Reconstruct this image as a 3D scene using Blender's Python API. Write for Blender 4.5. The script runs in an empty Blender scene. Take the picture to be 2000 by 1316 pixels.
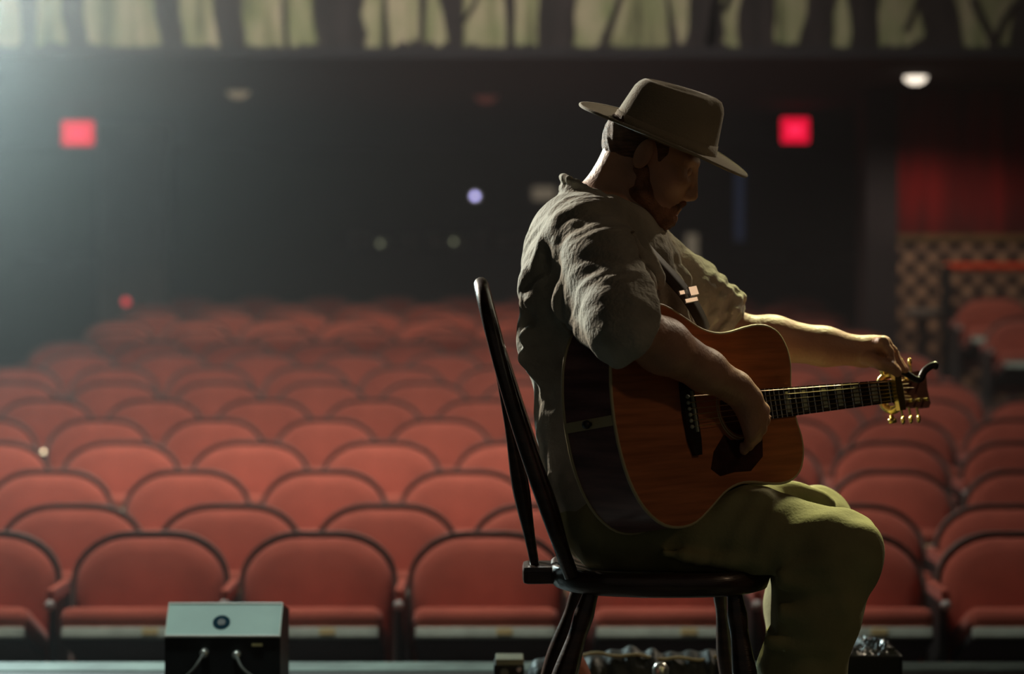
import bpy, bmesh, math, random
import numpy as np
from mathutils import Vector, Matrix

random.seed(7)
rng = np.random.default_rng(7)
SC = bpy.context.scene
COL = SC.collection

# ------------------------------------------------------------------ camera
F, HZ, CZ = 4800.0, 560.0, 0.98          # focal length (px of 2000), horizon row, eye height above the stage
cd = bpy.data.cameras.new('camera')
cam = bpy.data.objects.new('camera', cd); COL.objects.link(cam)
cam.location = (0, 0, CZ); cam.rotation_euler = (math.pi/2, 0, 0)
cd.sensor_width = 36.0; cd.lens = 36.0*F/2000.0
cd.shift_y = -(658.0-HZ)/2000.0
cd.clip_start = 0.1; cd.clip_end = 200
cd.dof.use_dof = True; cd.dof.focus_distance = 4.45; cd.dof.aperture_fstop = 2.9
SC.camera = cam

def P(x, y, Y):
    return np.array([(x-1000.0)*Y/F, Y, CZ-(y-HZ)*Y/F])

# ------------------------------------------------------------------ world, lights, exposure
SC.view_settings.view_transform = 'Standard'
SC.view_settings.look = 'None'
SC.view_settings.exposure = 0.0
SC.view_settings.gamma = 1.0
SC.view_settings.use_curve_mapping = False
w = bpy.data.worlds.new('dim_house'); SC.world = w; w.use_nodes = True
bg = w.node_tree.nodes['Background']; bg.inputs[0].default_value = (1.0, 0.9, 0.75, 1); bg.inputs[1].default_value = 0.038

def spot(name, loc, target, energy, color, size_deg, blend=0.6, radius=0.12):
    l = bpy.data.lights.new(name, 'SPOT'); l.energy = energy; l.color = color
    l.spot_size = math.radians(size_deg); l.spot_blend = blend; l.shadow_soft_size = radius
    o = bpy.data.objects.new(name, l); COL.objects.link(o); o.location = loc
    d = Vector(target)-Vector(loc); o.rotation_euler = d.to_track_quat('-Z', 'Y').to_euler()
    return o

spot('side_back_light_offscreen', (-2.5, 8.3, 2.9), (0.15, 4.6, 0.9), 1500, (1.0, 0.87, 0.70), 24, 0.5, 0.10)
spot('back_light_house_right_offscreen', (3.4, 8.6, 4.0), (0.35, 4.6, 0.9), 360, (1.0, 0.84, 0.62), 34, 0.5, 0.10)
spot('top_light_over_stage_offscreen', (1.3, 7.4, 4.1), (0.66, 4.6, 0.66), 1400, (1.0, 0.98, 0.48), 11, 0.6, 0.12)
spot('stage_down_light_offscreen', (-1.0, 5.0, 4.6), (-1.05, 6.1, 0.1), 330, (0.80, 1.0, 0.93), 30, 0.8, 0.15)
spot('stage_side_lamp_right_offscreen', (5.5, 1.2, 4.6), (0.4, 4.5, 0.8), 58, (1.0, 0.66, 0.40), 16, 0.8, 0.3)
spot('beam_lamp_house_left_offscreen', (-2.75, 9.4, 2.4), (-1.75, 5.0, 0.9), 1200, (0.74, 1.0, 0.98), 74, 1.0, 0.25)
spot('house_downlight_front_offscreen', (-1.3, 8.35, 6.6), (-0.9, 8.9, -0.3), 1750, (1.0, 0.90, 0.80), 60, 0.9, 0.4)
spot('house_downlight_middle_offscreen', (-1.4, 9.2, 6.2), (-1.0, 13.2, 0.1), 1350, (1.0, 0.90, 0.80), 82, 0.9, 0.4)
spot('balcony_wash_offscreen', (-0.8, 8.0, 4.6), (-0.3, 14.0, 2.7), 200, (1.0, 0.93, 0.78), 75, 0.9, 0.3)

# ------------------------------------------------------------------ materials
MATS = {}
def mat(name, col, rough=0.6, metal=0.0, noise=0.0, nscale=8.0, stretch=(1,1,1), bump=0.0, bscale=60.0,
        col2=None, sheen=0.0, coat=0.0, emit=None, estr=0.0, spec=0.5):
    if name in MATS: return MATS[name]
    m = bpy.data.materials.new(name); m.use_nodes = True
    nt = m.node_tree; b = nt.nodes['Principled BSDF']
    b.inputs['Base Color'].default_value = (*col, 1)
    b.inputs['Roughness'].default_value = rough; b.inputs['Metallic'].default_value = metal
    b.inputs['Specular IOR Level'].default_value = spec
    if sheen: b.inputs['Sheen Weight'].default_value = sheen
    if coat: b.inputs['Coat Weight'].default_value = coat; b.inputs['Coat Roughness'].default_value = 0.15
    tc = nt.nodes.new('ShaderNodeTexCoord'); mp = nt.nodes.new('ShaderNodeMapping')
    mp.inputs['Scale'].default_value = stretch
    nt.links.new(tc.outputs['Object'], mp.inputs['Vector'])
    if noise or col2:
        n = nt.nodes.new('ShaderNodeTexNoise'); n.inputs['Scale'].default_value = nscale; n.inputs['Detail'].default_value = 5
        r = nt.nodes.new('ShaderNodeValToRGB')
        c2 = col2 if col2 else tuple(max(0, c*(1-noise)) for c in col)
        c1 = col if col2 else tuple(min(1, c*(1+noise*0.6)) for c in col)
        r.color_ramp.elements[0].position = 0.35; r.color_ramp.elements[0].color = (*c2, 1)
        r.color_ramp.elements[1].position = 0.65; r.color_ramp.elements[1].color = (*c1, 1)
        nt.links.new(mp.outputs[0], n.inputs['Vector']); nt.links.new(n.outputs['Fac'], r.inputs[0])
        nt.links.new(r.outputs[0], b.inputs['Base Color'])
    if bump:
        n2 = nt.nodes.new('ShaderNodeTexNoise'); n2.inputs['Scale'].default_value = bscale; n2.inputs['Detail'].default_value = 3
        bp = nt.nodes.new('ShaderNodeBump'); bp.inputs['Strength'].default_value = bump; bp.inputs['Distance'].default_value = 0.01
        nt.links.new(mp.outputs[0], n2.inputs['Vector']); nt.links.new(n2.outputs['Fac'], bp.inputs['Height'])
        nt.links.new(bp.outputs[0], b.inputs['Normal'])
    if emit:
        b.inputs['Emission Color'].default_value = (*emit, 1); b.inputs['Emission Strength'].default_value = estr
    MATS[name] = m
    return m

M_WALL = mat('dark_wall_paint', (0.036, 0.026, 0.030), 0.85, noise=0.3, nscale=1.5, bump=0.15, bscale=25)
M_CEIL = mat('dark_ceiling_paint', (0.022, 0.020, 0.024), 0.9, noise=0.25, nscale=2)
M_CARPET = mat('dark_carpet', (0.030, 0.022, 0.022), 0.95, noise=0.4, nscale=30, bump=0.3, bscale=200)
M_STAGE = mat('black_stage_floor', (0.020, 0.022, 0.020), 0.55, noise=0.4, nscale=6, stretch=(1, 6, 1), bump=0.1)
M_EDGE = mat('pale_edge_paint', (0.14, 0.19, 0.165), 0.6, noise=0.35, nscale=7, bump=0.1)
M_SEAT = mat('red_seat_cloth', (0.45, 0.11, 0.072), 0.92, noise=0.18, nscale=5, bump=0.25, bscale=350, sheen=0.15, spec=0.2)
M_RIM = mat('grey_brown_shell', (0.17, 0.13, 0.115), 0.45, noise=0.2, nscale=9)
M_PAN = mat('dark_pan_metal', (0.035, 0.038, 0.038), 0.5, noise=0.3, nscale=6)
M_STRIP = mat('pale_edge_strip', (0.55, 0.66, 0.57), 0.45, noise=0.25, nscale=9)
M_BRASS = mat('brass_plate', (0.62, 0.52, 0.24), 0.6, 0.1, noise=0.2, nscale=20)
M_CHROME = mat('worn_chrome', (0.72, 0.72, 0.68), 0.28, 0.85, noise=0.12, nscale=20)
M_CAP = mat('grey_metal_cap', (0.42, 0.42, 0.40), 0.7, 0.0)
M_BUCKLE = mat('bright_nickel', (0.95, 0.93, 0.90), 0.3, 0.9)
M_PICK = mat('dark_tortoiseshell', (0.05, 0.018, 0.016), 0.35, noise=0.5, nscale=30)
M_BLACK = mat('black_plastic', (0.014, 0.014, 0.015), 0.5, noise=0.3, nscale=20)
M_TRUNK = mat('painted_dark_bark', (0.030, 0.022, 0.022), 0.85, noise=0.5, nscale=4, stretch=(3, 1, 0.6))
M_REDWALL = mat('deep_red_drape', (0.40, 0.006, 0.006), 0.85, noise=0.3, nscale=3, stretch=(4, 4, 0.4), sheen=0.2)
M_WOODBLK = mat('dark_walnut_wood', (0.050, 0.026, 0.017), 0.32, noise=0.5, nscale=9, stretch=(1, 1, 7), bump=0.1, coat=0.35)
M_SKIN = mat('tanned_skin', (0.50, 0.27, 0.17), 0.5, noise=0.15, nscale=14, bump=0.15, bscale=160)
M_HAIR = mat('brown_hair', (0.17, 0.085, 0.05), 0.6, noise=0.5, nscale=30, stretch=(1, 1, 5), bump=0.6, bscale=220)
M_BEARD = mat('auburn_beard', (0.27, 0.115, 0.055), 0.65, noise=0.5, nscale=40, bump=0.7, bscale=260)
M_FELT = mat('tan_felt', (0.34, 0.28, 0.18), 0.9, noise=0.15, nscale=7, bump=0.2, bscale=280, sheen=0.3)
M_BAND = mat('brown_hat_band', (0.20, 0.16, 0.10), 0.7, noise=0.3, nscale=20)
M_SHIRT = mat('washed_khaki_shirt', (0.44, 0.40, 0.31), 0.85, noise=0.25, nscale=11, bump=0.3, bscale=120, sheen=0.1)
M_TROU = mat('olive_trousers', (0.30, 0.28, 0.13), 0.88, noise=0.2, nscale=9, bump=0.12, bscale=150)
M_BOOT = mat('brown_boot_leather', (0.10, 0.05, 0.025), 0.45, noise=0.3, nscale=12)
M_SPRUCE = mat('amber_soundboard', (0.52, 0.18, 0.075), 0.3, noise=0.25, nscale=3, stretch=(2, 2, 30), coat=0.5)
M_ROSE = mat('dark_rosewood', (0.20, 0.10, 0.10), 0.45, noise=0.5, nscale=5, stretch=(1, 1, 8), coat=0.15)
M_BIND = mat('cream_binding', (0.55, 0.46, 0.26), 0.45, noise=0.1)
M_EBONY = mat('ebony', (0.020, 0.014, 0.012), 0.4, noise=0.3, nscale=15)
M_PEARL = mat('pearl_inlay', (0.45, 0.48, 0.36), 0.35, noise=0.3, nscale=40)
M_STRING = mat('bronze_string', (0.75, 0.58, 0.34), 0.3, 0.9)
M_MAHOG = mat('mahogany_neck', (0.16, 0.055, 0.03), 0.35, noise=0.3, nscale=6, stretch=(1, 1, 5), coat=0.3)
M_GOLD = mat('gold_metal', (0.85, 0.62, 0.18), 0.25, 0.9, noise=0.1)
M_STRAP = mat('brown_leather_strap', (0.055, 0.034, 0.02), 0.6, noise=0.3, nscale=20)
M_PANEL = mat('pale_green_panel', (0.36, 0.52, 0.46), 0.5, noise=0.12, nscale=6)
M_EMBLEM = mat('dark_blue_emblem', (0.012, 0.040, 0.060), 0.95, spec=0.1)
M_PILLAR = mat('grey_plaster', (0.22, 0.19, 0.16), 0.85, noise=0.2, nscale=2)
M_WHITE = mat('off_white_enamel', (0.75, 0.73, 0.66), 0.4)
M_BAG = mat('black_nylon', (0.025, 0.028, 0.024), 0.55, noise=0.4, nscale=15, bump=0.4, bscale=60)
M_WRAP = mat('crumpled_dark_film', (0.06, 0.065, 0.06), 0.15, bump=1.0, bscale=45, coat=0.6)
M_RUST = mat('rust_cloth', (0.25, 0.07, 0.045), 0.9, noise=0.3, nscale=10, bump=0.3)
M_EXIT = mat('lit_red_sign', (0.5, 0.01, 0.03), 0.5, emit=(1.0, 0.004, 0.045), estr=1.1)
M_EXITC = mat('lit_red_sign_core', (0.5, 0.02, 0.05), 0.5, emit=(1.0, 0.02, 0.09), estr=1.5)
M_LAMP = mat('lit_lamp_glass', (0.9, 0.85, 0.75), 0.4, emit=(1.0, 0.86, 0.70), estr=2.2)
M_DIMLAMP = mat('dim_lamp_glass', (0.8, 0.75, 0.6), 0.4, emit=(1.0, 0.85, 0.52), estr=0.16)
M_DIAL = mat('lit_dial', (0.8, 0.75, 0.6), 0.4, emit=(0.9, 0.95, 0.6), estr=0.6)
M_REDLAMP = mat('dim_red_lamp_glass', (0.6, 0.2, 0.15), 0.4, emit=(1.0, 0.35, 0.28), estr=0.035)
M_LENS = mat('lit_projector_lens', (0.6, 0.6, 0.9), 0.3, emit=(0.50, 0.46, 0.95), estr=6.0)
M_LENSR = mat('lit_lens_ring', (0.8, 0.8, 0.85), 0.3, emit=(0.80, 0.75, 0.85), estr=0.5)
M_WARMPANE = mat('warm_lit_pane', (0.6, 0.5, 0.4), 0.4, emit=(1.0, 0.80, 0.55), estr=0.13)
M_BLUEPANE = mat('blue_lit_pane', (0.2, 0.25, 0.4), 0.3, emit=(0.35, 0.5, 1.0), estr=0.025)
M_REDDOT = mat('red_pilot_light', (0.6, 0.05, 0.05), 0.4, emit=(1.0, 0.06, 0.07), estr=0.9)
M_GLINT = mat('glowing_glint', (0.8, 0.7, 0.5), 0.4, emit=(1.0, 0.80, 0.50), estr=2.6)  # self-lit colour that imitates a highlight on an armrest cap
M_ORANGE = mat('orange_red_rail_paint', (0.85, 0.07, 0.012), 0.45, noise=0.2, nscale=8)
M_GREY = mat('mid_grey_metal', (0.20, 0.20, 0.18), 0.5, noise=0.3, nscale=10)

def mural_material():
    m = bpy.data.materials.new('painted_pale_forest'); m.use_nodes = True
    nt = m.node_tree; b = nt.nodes['Principled BSDF']; b.inputs['Roughness'].default_value = 0.85
    tc = nt.nodes.new('ShaderNodeTexCoord')
    mp = nt.nodes.new('ShaderNodeMapping'); mp.inputs['Scale'].default_value = (9, 1, 1.2)
    n = nt.nodes.new('ShaderNodeTexNoise'); n.inputs['Scale'].default_value = 1.6; n.inputs['Detail'].default_value = 6
    r = nt.nodes.new('ShaderNodeValToRGB'); e = r.color_ramp.elements
    e[0].position = 0.28; e[0].color = (0.09, 0.10, 0.05, 1)
    e[1].position = 0.62; e[1].color = (0.52, 0.48, 0.34, 1)
    x = e.new(0.46); x.color = (0.34, 0.35, 0.20, 1)
    mp2 = nt.nodes.new('ShaderNodeMapping'); mp2.inputs['Scale'].default_value = (2.5, 1, 2)
    n2 = nt.nodes.new('ShaderNodeTexNoise'); n2.inputs['Scale'].default_value = 2.2
    mx = nt.nodes.new('ShaderNodeMix'); mx.data_type = 'RGBA'; mx.blend_type = 'MULTIPLY'; mx.inputs[0].default_value = 0.6
    r2 = nt.nodes.new('ShaderNodeValToRGB')
    r2.color_ramp.elements[0].position = 0.35; r2.color_ramp.elements[0].color = (0.55, 0.7, 0.4, 1)
    r2.color_ramp.elements[1].position = 0.6; r2.color_ramp.elements[1].color = (1, 0.95, 0.85, 1)
    L = nt.links.new
    L(tc.outputs['Object'], mp.inputs[0]); L(mp.outputs[0], n.inputs['Vector']); L(n.outputs['Fac'], r.inputs[0])
    L(tc.outputs['Object'], mp2.inputs[0]); L(mp2.outputs[0], n2.inputs['Vector']); L(n2.outputs['Fac'], r2.inputs[0])
    L(r.outputs[0], mx.inputs[6]); L(r2.outputs[0], mx.inputs[7]); L(mx.outputs[2], b.inputs['Base Color'])
    return m
M_MURAL = mural_material()

def lattice_material():
    m = bpy.data.materials.new('scalloped_wallpaper'); m.use_nodes = True
    nt = m.node_tree; b = nt.nodes['Principled BSDF']; b.inputs['Roughness'].default_value = 0.6
    tc = nt.nodes.new('ShaderNodeTexCoord'); v = nt.nodes.new('ShaderNodeTexVoronoi')
    v.inputs['Scale'].default_value = 9.0; v.inputs['Randomness'].default_value = 0.08
    mp = nt.nodes.new('ShaderNodeMapping'); mp.inputs['Rotation'].default_value = (0, math.radians(45), 0)
    r = nt.nodes.new('ShaderNodeValToRGB')
    r.color_ramp.elements[0].position = 0.22; r.color_ramp.elements[0].color = (0.60, 0.34, 0.20, 1)
    r.color_ramp.elements[1].position = 0.55; r.color_ramp.elements[1].color = (0.03, 0.012, 0.01, 1)
    L = nt.links.new
    L(tc.outputs['Object'], mp.inputs[0]); L(mp.outputs[0], v.inputs['Vector']); L(v.outputs['Distance'], r.inputs[0]); L(r.outputs[0], b.inputs['Base Color'])
    return m
M_LATTICE = lattice_material()

# ------------------------------------------------------------------ mesh helpers
def link(o, parent=None):
    COL.objects.link(o)
    if parent is not None: o.parent = parent
    return o

def tag(o, label=None, cat=None, group=None, kind=None):
    if label: o['label'] = label
    if cat: o['category'] = cat
    if group: o['group'] = group
    if kind: o['kind'] = kind
    return o

def thing(name, label, cat, loc=(0, 0, 0), group=None):
    o = bpy.data.objects.new(name, None); o.empty_display_size = 0.1; COL.objects.link(o); o.location = loc
    return tag(o, label, cat, group)

def obj(name, bm, m, parent=None, smooth=False, at=None):
    """mesh object from a bmesh given in world coordinates; origin moved to 'at' (or the parent's base)"""
    me = bpy.data.meshes.new(name)
    bmesh.ops.recalc_face_normals(bm, faces=bm.faces)
    off = None
    if parent is not None:
        p = parent; off = Vector((0, 0, 0))
        while p is not None: off += p.location; p = p.parent
    elif at is not None: off = Vector(at)
    if off is not None: bmesh.ops.translate(bm, verts=bm.verts, vec=-off)
    bm.to_mesh(me); bm.free()
    if smooth:
        for p in me.polygons: p.use_smooth = True
    me.materials.append(m)
    o = bpy.data.objects.new(name, me); link(o, parent)
    if parent is None and at is not None: o.location = at
    return o

def add_box(bm, c, s, M=None, bevel=0.0):
    r = bmesh.ops.create_cube(bm, size=1.0)
    vs = r['verts']
    bmesh.ops.scale(bm, verts=vs, vec=s)
    if bevel:
        es = list({e for v in vs for e in v.link_edges})
        rr = bmesh.ops.bevel(bm, geom=es, offset=bevel, segments=2, profile=0.6, affect='EDGES')
        vs = list({v for f in rr['faces'] for v in f.verts} | {v for v in vs if v.is_valid})
    if M is not None: bmesh.ops.transform(bm, verts=vs, matrix=M)
    bmesh.ops.translate(bm, verts=vs, vec=c)
    return vs

def box(c, s, M=None, bevel=0.0):
    bm = bmesh.new(); add_box(bm, c, s, M, bevel); return bm

def box6(x0, x1, y0, y1, z0, z1, bevel=0.0):
    return box(((x0+x1)/2, (y0+y1)/2, (z0+z1)/2), (x1-x0, y1-y0, z1-z0), None, bevel)

def frame_along(pts):
    pts = [Vector(p) for p in pts]
    T = []
    for i in range(len(pts)):
        a = pts[max(0, i-1)]; b = pts[min(len(pts)-1, i+1)]
        T.append((b-a).normalized())
    ref = Vector((0, 0, 1)) if abs(T[0].z) < 0.9 else Vector((1, 0, 0))
    N = [(ref - T[0]*ref.dot(T[0])).normalized()]
    for i in range(1, len(pts)):
        n = N[-1] - T[i]*N[-1].dot(T[i]); N.append(n.normalized())
    return pts, T, N

def add_tube(bm, pts, radii, seg=10, closed=False, flat=1.0):
    if closed:
        pts = [Vector(p) for p in pts]; n = len(pts)
        T = [(pts[(i+1) % n]-pts[i-1]).normalized() for i in range(n)]
        N = [Vector((0, 0, 1))]; N[0] = (N[0]-T[0]*N[0].dot(T[0])).normalized()
        for i in range(1, n):
            q = N[-1]-T[i]*N[-1].dot(T[i]); N.append(q.normalized())
    else:
        pts, T, N = frame_along(pts)
    if not hasattr(radii, '__len__'): radii = [radii]*len(pts)
    rings = []
    for p, t, n, r in zip(pts, T, N, radii):
        b = t.cross(n)
        rings.append([bm.verts.new(p + n*(r*math.cos(a)) + b*(r*flat*math.sin(a))) for a in [2*math.pi*k/seg for k in range(seg)]])
    m = len(rings)
    for i in range(m if closed else m-1):
        A, B = rings[i], rings[(i+1) % m]
        for k in range(seg):
            bm.faces.new((A[k], A[(k+1) % seg], B[(k+1) % seg], B[k]))
    if not closed:
        bm.faces.new(list(reversed(rings[0]))); bm.faces.new(rings[-1])

def tube(pts, radii, seg=10, closed=False, flat=1.0):
    bm = bmesh.new(); add_tube(bm, pts, radii, seg, closed, flat); return bm

def lathe(c, axis, prof, seg=24):
    """prof: list of (distance along axis, radius)"""
    ax = Vector(axis).normalized(); c = Vector(c)
    return tube([c+ax*h for h, _ in prof], [max(r, 1e-4) for _, r in prof], seg)

def extrude_poly(bm, pts, vec):
    a = [bm.verts.new(p) for p in pts]; b = [bm.verts.new(Vector(p)+Vector(vec)) for p in pts]
    bm.faces.new(a); bm.faces.new(list(reversed(b))); n = len(a)
    for i in range(n): bm.faces.new((a[i], b[i], b[(i+1) % n], a[(i+1) % n]))

def smooth_path(pts, n=40):
    """Catmull-Rom through points"""
    pts = [np.array(p, float) for p in pts]; q = [2*pts[0]-pts[1]]+pts+[2*pts[-1]-pts[-2]]
    out = []; m = len(pts)-1
    for j in range(n+1):
        t = j/n*m; i = min(int(t), m-1); u = t-i
        p0, p1, p2, p3 = q[i:i+4]
        out.append(0.5*((2*p1)+(-p0+p2)*u+(2*p0-5*p1+4*p2-p3)*u*u+(-p0+3*p1-3*p2+p3)*u**3))
    return out

# ------------------------------------------------------------------ signed distance sculpting (for the person)
class Field:
    def __init__(s, lo, hi, h):
        s.lo = np.array(lo, float); s.h = h
        s.n = np.ceil((np.array(hi, float)-s.lo)/h).astype(int)+1
        s.D = np.full(s.n, 0.2, np.float32)
    def _sub(s, lo, hi):
        a = np.clip(np.floor((lo-s.lo)/s.h).astype(int), 0, s.n); b = np.clip(np.ceil((hi-s.lo)/s.h).astype(int)+1, 0, s.n)
        sl = tuple(slice(i, j) for i, j in zip(a, b))
        ax = [(s.lo[k]+s.h*np.arange(a[k], b[k])).astype(np.float32) for k in range(3)]
        return sl, ax[0][:, None, None], ax[1][None, :, None], ax[2][None, None, :]
    def put(s, prim, k=0.02, op='add'):
        fn, lo, hi = prim
        sl, x, y, z = s._sub(lo-k-0.03, hi+k+0.03)
        if 0 in s.D[sl].shape: return
        d = fn(x, y, z); D = s.D[sl]
        if op == 'add':
            hh = np.clip(0.5+0.5*(D-d)/k, 0, 1); s.D[sl] = D*(1-hh)+d*hh-k*hh*(1-hh)
        else:
            hh = np.clip(0.5-0.5*(D+d)/k, 0, 1); s.D[sl] = D*(1-hh)+(-d)*hh+k*hh*(1-hh)
    def chain(s, pts, rad, k=0.02):
        for i in range(len(pts)-1): s.put(rc(pts[i], pts[i+1], rad[i], rad[i+1]), k)
    def warp(s, fn):
        sl, x, y, z = s._sub(s.lo, s.lo+s.h*s.n); near = np.abs(s.D) < 0.05
        s.D = np.where(near, s.D+fn(x, y, z).astype(np.float32), s.D)
    def mesh(s, name, m, parent):
        D = s.D; D[0] = D[-1] = 0.2; D[:, 0] = D[:, -1] = 0.2; D[:, :, 0] = D[:, :, -1] = 0.2
        I = D < 0
        nx, ny, nz = D.shape
        cnt = np.zeros((nx-1, ny-1, nz-1), np.int8)
        for dx in (0, 1):
            for dy in (0, 1):
                for dz in (0, 1): cnt += I[dx:nx-1+dx, dy:ny-1+dy, dz:nz-1+dz]
        act = (cnt > 0) & (cnt < 8)
        c = np.argwhere(act); idx = np.full(act.shape, -1, np.int32); idx[act] = np.arange(len(c))
        acc = np.zeros((len(c), 3)); num = np.zeros(len(c))
        cor = [(a, b, d) for a in (0, 1) for b in (0, 1) for d in (0, 1)]
        val = {k: D[c[:, 0]+k[0], c[:, 1]+k[1], c[:, 2]+k[2]] for k in cor}
        for k in cor:
            for ax in range(3):
                if k[ax] == 0:
                    k2 = tuple(1 if q == ax else k[q] for q in range(3))
                    a, b = val[k], val[k2]; cr = (a < 0) != (b < 0)
                    t = np.where(cr, a/np.where(cr, a-b, 1), 0)
                    p = np.tile(np.array(k, float), (len(c), 1)); p[:, ax] += t
                    acc[cr] += p[cr]; num[cr] += 1
        v = s.lo+s.h*(c+acc/num[:, None])
        quads = []
        for ax in range(3):
            sa = [slice(1, -1)]*3; sb = [slice(1, -1)]*3
            sa[ax] = slice(0, -1); sb[ax] = slice(1, None)
            A = I[tuple(sa)]; B = I[tuple(sb)]
            e = np.argwhere(A != B); o = np.ones(3, int); o[ax] = 0; e = e+o
            u, w_ = (ax+1) % 3, (ax+2) % 3
            du = np.zeros(3, int); du[u] = 1; dw = np.zeros(3, int); dw[w_] = 1
            q = np.stack([idx[tuple((e-du-dw).T)], idx[tuple((e-dw).T)], idx[tuple(e.T)], idx[tuple((e-du).T)]], 1)
            ins = I[tuple(e.T)]
            q[~ins] = q[~ins][:, ::-1]
            quads.append(q)
        q = np.concatenate(quads); q = q[(q >= 0).all(1)]
        off = np.array(parent.location if parent else (0, 0, 0)); v = v-off
        me = bpy.data.meshes.new(name)
        me.vertices.add(len(v)); me.vertices.foreach_set('co', v.astype(np.float32).ravel())
        me.loops.add(q.size); me.loops.foreach_set('vertex_index', q.astype(np.int32).ravel())
        me.polygons.add(len(q)); me.polygons.foreach_set('loop_start', np.arange(0, q.size, 4, dtype=np.int32))
        me.polygons.foreach_set('loop_total', np.full(len(q), 4, np.int32))
        me.update(); me.validate()
        me.polygons.foreach_set('use_smooth', np.ones(len(me.polygons), bool))
        me.materials.append(m)
        return link(bpy.data.objects.new(name, me), parent)

def rc(a, b, ra, rb):
    a = np.array(a, float); b = np.array(b, float); R = max(ra, rb)
    ab = b-a; L = float(ab@ab)+1e-12
    def fn(x, y, z):
        t = np.clip(((x-a[0])*ab[0]+(y-a[1])*ab[1]+(z-a[2])*ab[2])/L, 0, 1)
        return (np.sqrt((x-a[0]-t*ab[0])**2+(y-a[1]-t*ab[1])**2+(z-a[2]-t*ab[2])**2)-(ra+t*(rb-ra))).astype(np.float32)
    return fn, np.minimum(a, b)-R, np.maximum(a, b)+R

def ell(c, r, R=None):
    c = np.array(c, float); r = np.array(r, float); R = np.eye(3) if R is None else np.array(R)   # rows = local axes
    def fn(x, y, z):
        X, Y, Z = x-c[0], y-c[1], z-c[2]
        q = [R[i, 0]*X+R[i, 1]*Y+R[i, 2]*Z for i in range(3)]
        k0 = np.sqrt(sum((q[i]/r[i])**2 for i in range(3)))+1e-9
        k1 = np.sqrt(sum((q[i]/r[i]**2)**2 for i in range(3)))+1e-9
        return (k0*(k0-1)/k1).astype(np.float32)
    m = r.max(); return fn, c-m, c+m

def half(c, n, ext=0.3):
    """half space on the +n side of point c, limited to a box for the evaluation"""
    c = np.array(c, float); n = np.array(n, float); n = n/np.linalg.norm(n)
    def fn(x, y, z): return (-((x-c[0])*n[0]+(y-c[1])*n[1]+(z-c[2])*n[2])).astype(np.float32)
    return fn, c-ext, c+ext

# ------------------------------------------------------------------ the house: floor, walls, balcony
ROWY = [8.2+0.87*i for i in range(15)]
TOPS = [0.815, 0.80, 0.739, 0.677, 0.624, 0.57]+[0.57-0.0627*0.87*(i-5) for i in range(6, 15)]
SEAT_H = 0.85
RZ = [CZ-t-SEAT_H for t in TOPS]
XL, XR, YB = -6.4, 6.4, 24.0
ZS = CZ+1.36                                     # balcony soffit
ZTOP = 7.0

def quadmesh(name, rows, m):
    bm = bmesh.new()
    V = [[bm.verts.new(p) for p in r] for r in rows]
    for i in range(len(V)-1):
        for j in range(len(V[i])-1): bm.faces.new((V[i][j], V[i][j+1], V[i+1][j+1], V[i+1][j]))
    o = obj(name, bm, m); tag(o, kind='structure'); return o

fy = [6.3, 7.3]+[y for y in ROWY]+[YB]
fz = [RZ[0], RZ[0]]+RZ+[RZ[-1]+0.0627*(YB-ROWY[-1])]
FLOOR_AT = lambda y: float(np.interp(y, fy, fz))
quadmesh('floor', [[(XL, y, z), (XR, y, z)] for y, z in zip(fy, fz)], M_CARPET)
o = obj('stage_floor', box6(XL, XR, -2.0, 6.28, -0.12, 0.0), M_STAGE); tag(o, 'black stage floor under the wooden chair', kind='structure')
o = obj('trim_1', box6(XL, XR, 6.26, 6.40, -0.12, 0.004, 0.003), M_EDGE); tag(o, 'pale painted strip along the front edge of the stage', kind='structure')
o = obj('wall_stage_front', box6(XL, XR, 6.24, 6.36, RZ[0]-0.02, -0.12), M_BLACK); tag(o, kind='structure')
o = obj('wall_left', box6(XL-0.2, XL, -2.0, YB, -1.2, ZTOP), M_WALL); tag(o, kind='structure')
o = obj('wall_right', box6(XR, XR+0.2, -2.0, YB, -1.2, ZTOP), M_WALL); tag(o, kind='structure')
o = obj('wall_back', box6(XL-0.2, XR+0.2, YB, YB+0.2, -1.2, ZTOP), M_WALL); tag(o, kind='structure')
o = obj('ceiling', box6(XL-0.2, XR+0.2, -2.0, YB+0.2, ZTOP, ZTOP+0.2), M_CEIL); tag(o, kind='structure')
o = obj('ceiling_under_balcony', box6(XL, XR, 14.15, YB, ZS, ZS+0.15), M_CEIL); tag(o, 'dark underside of the balcony', kind='structure')

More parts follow.
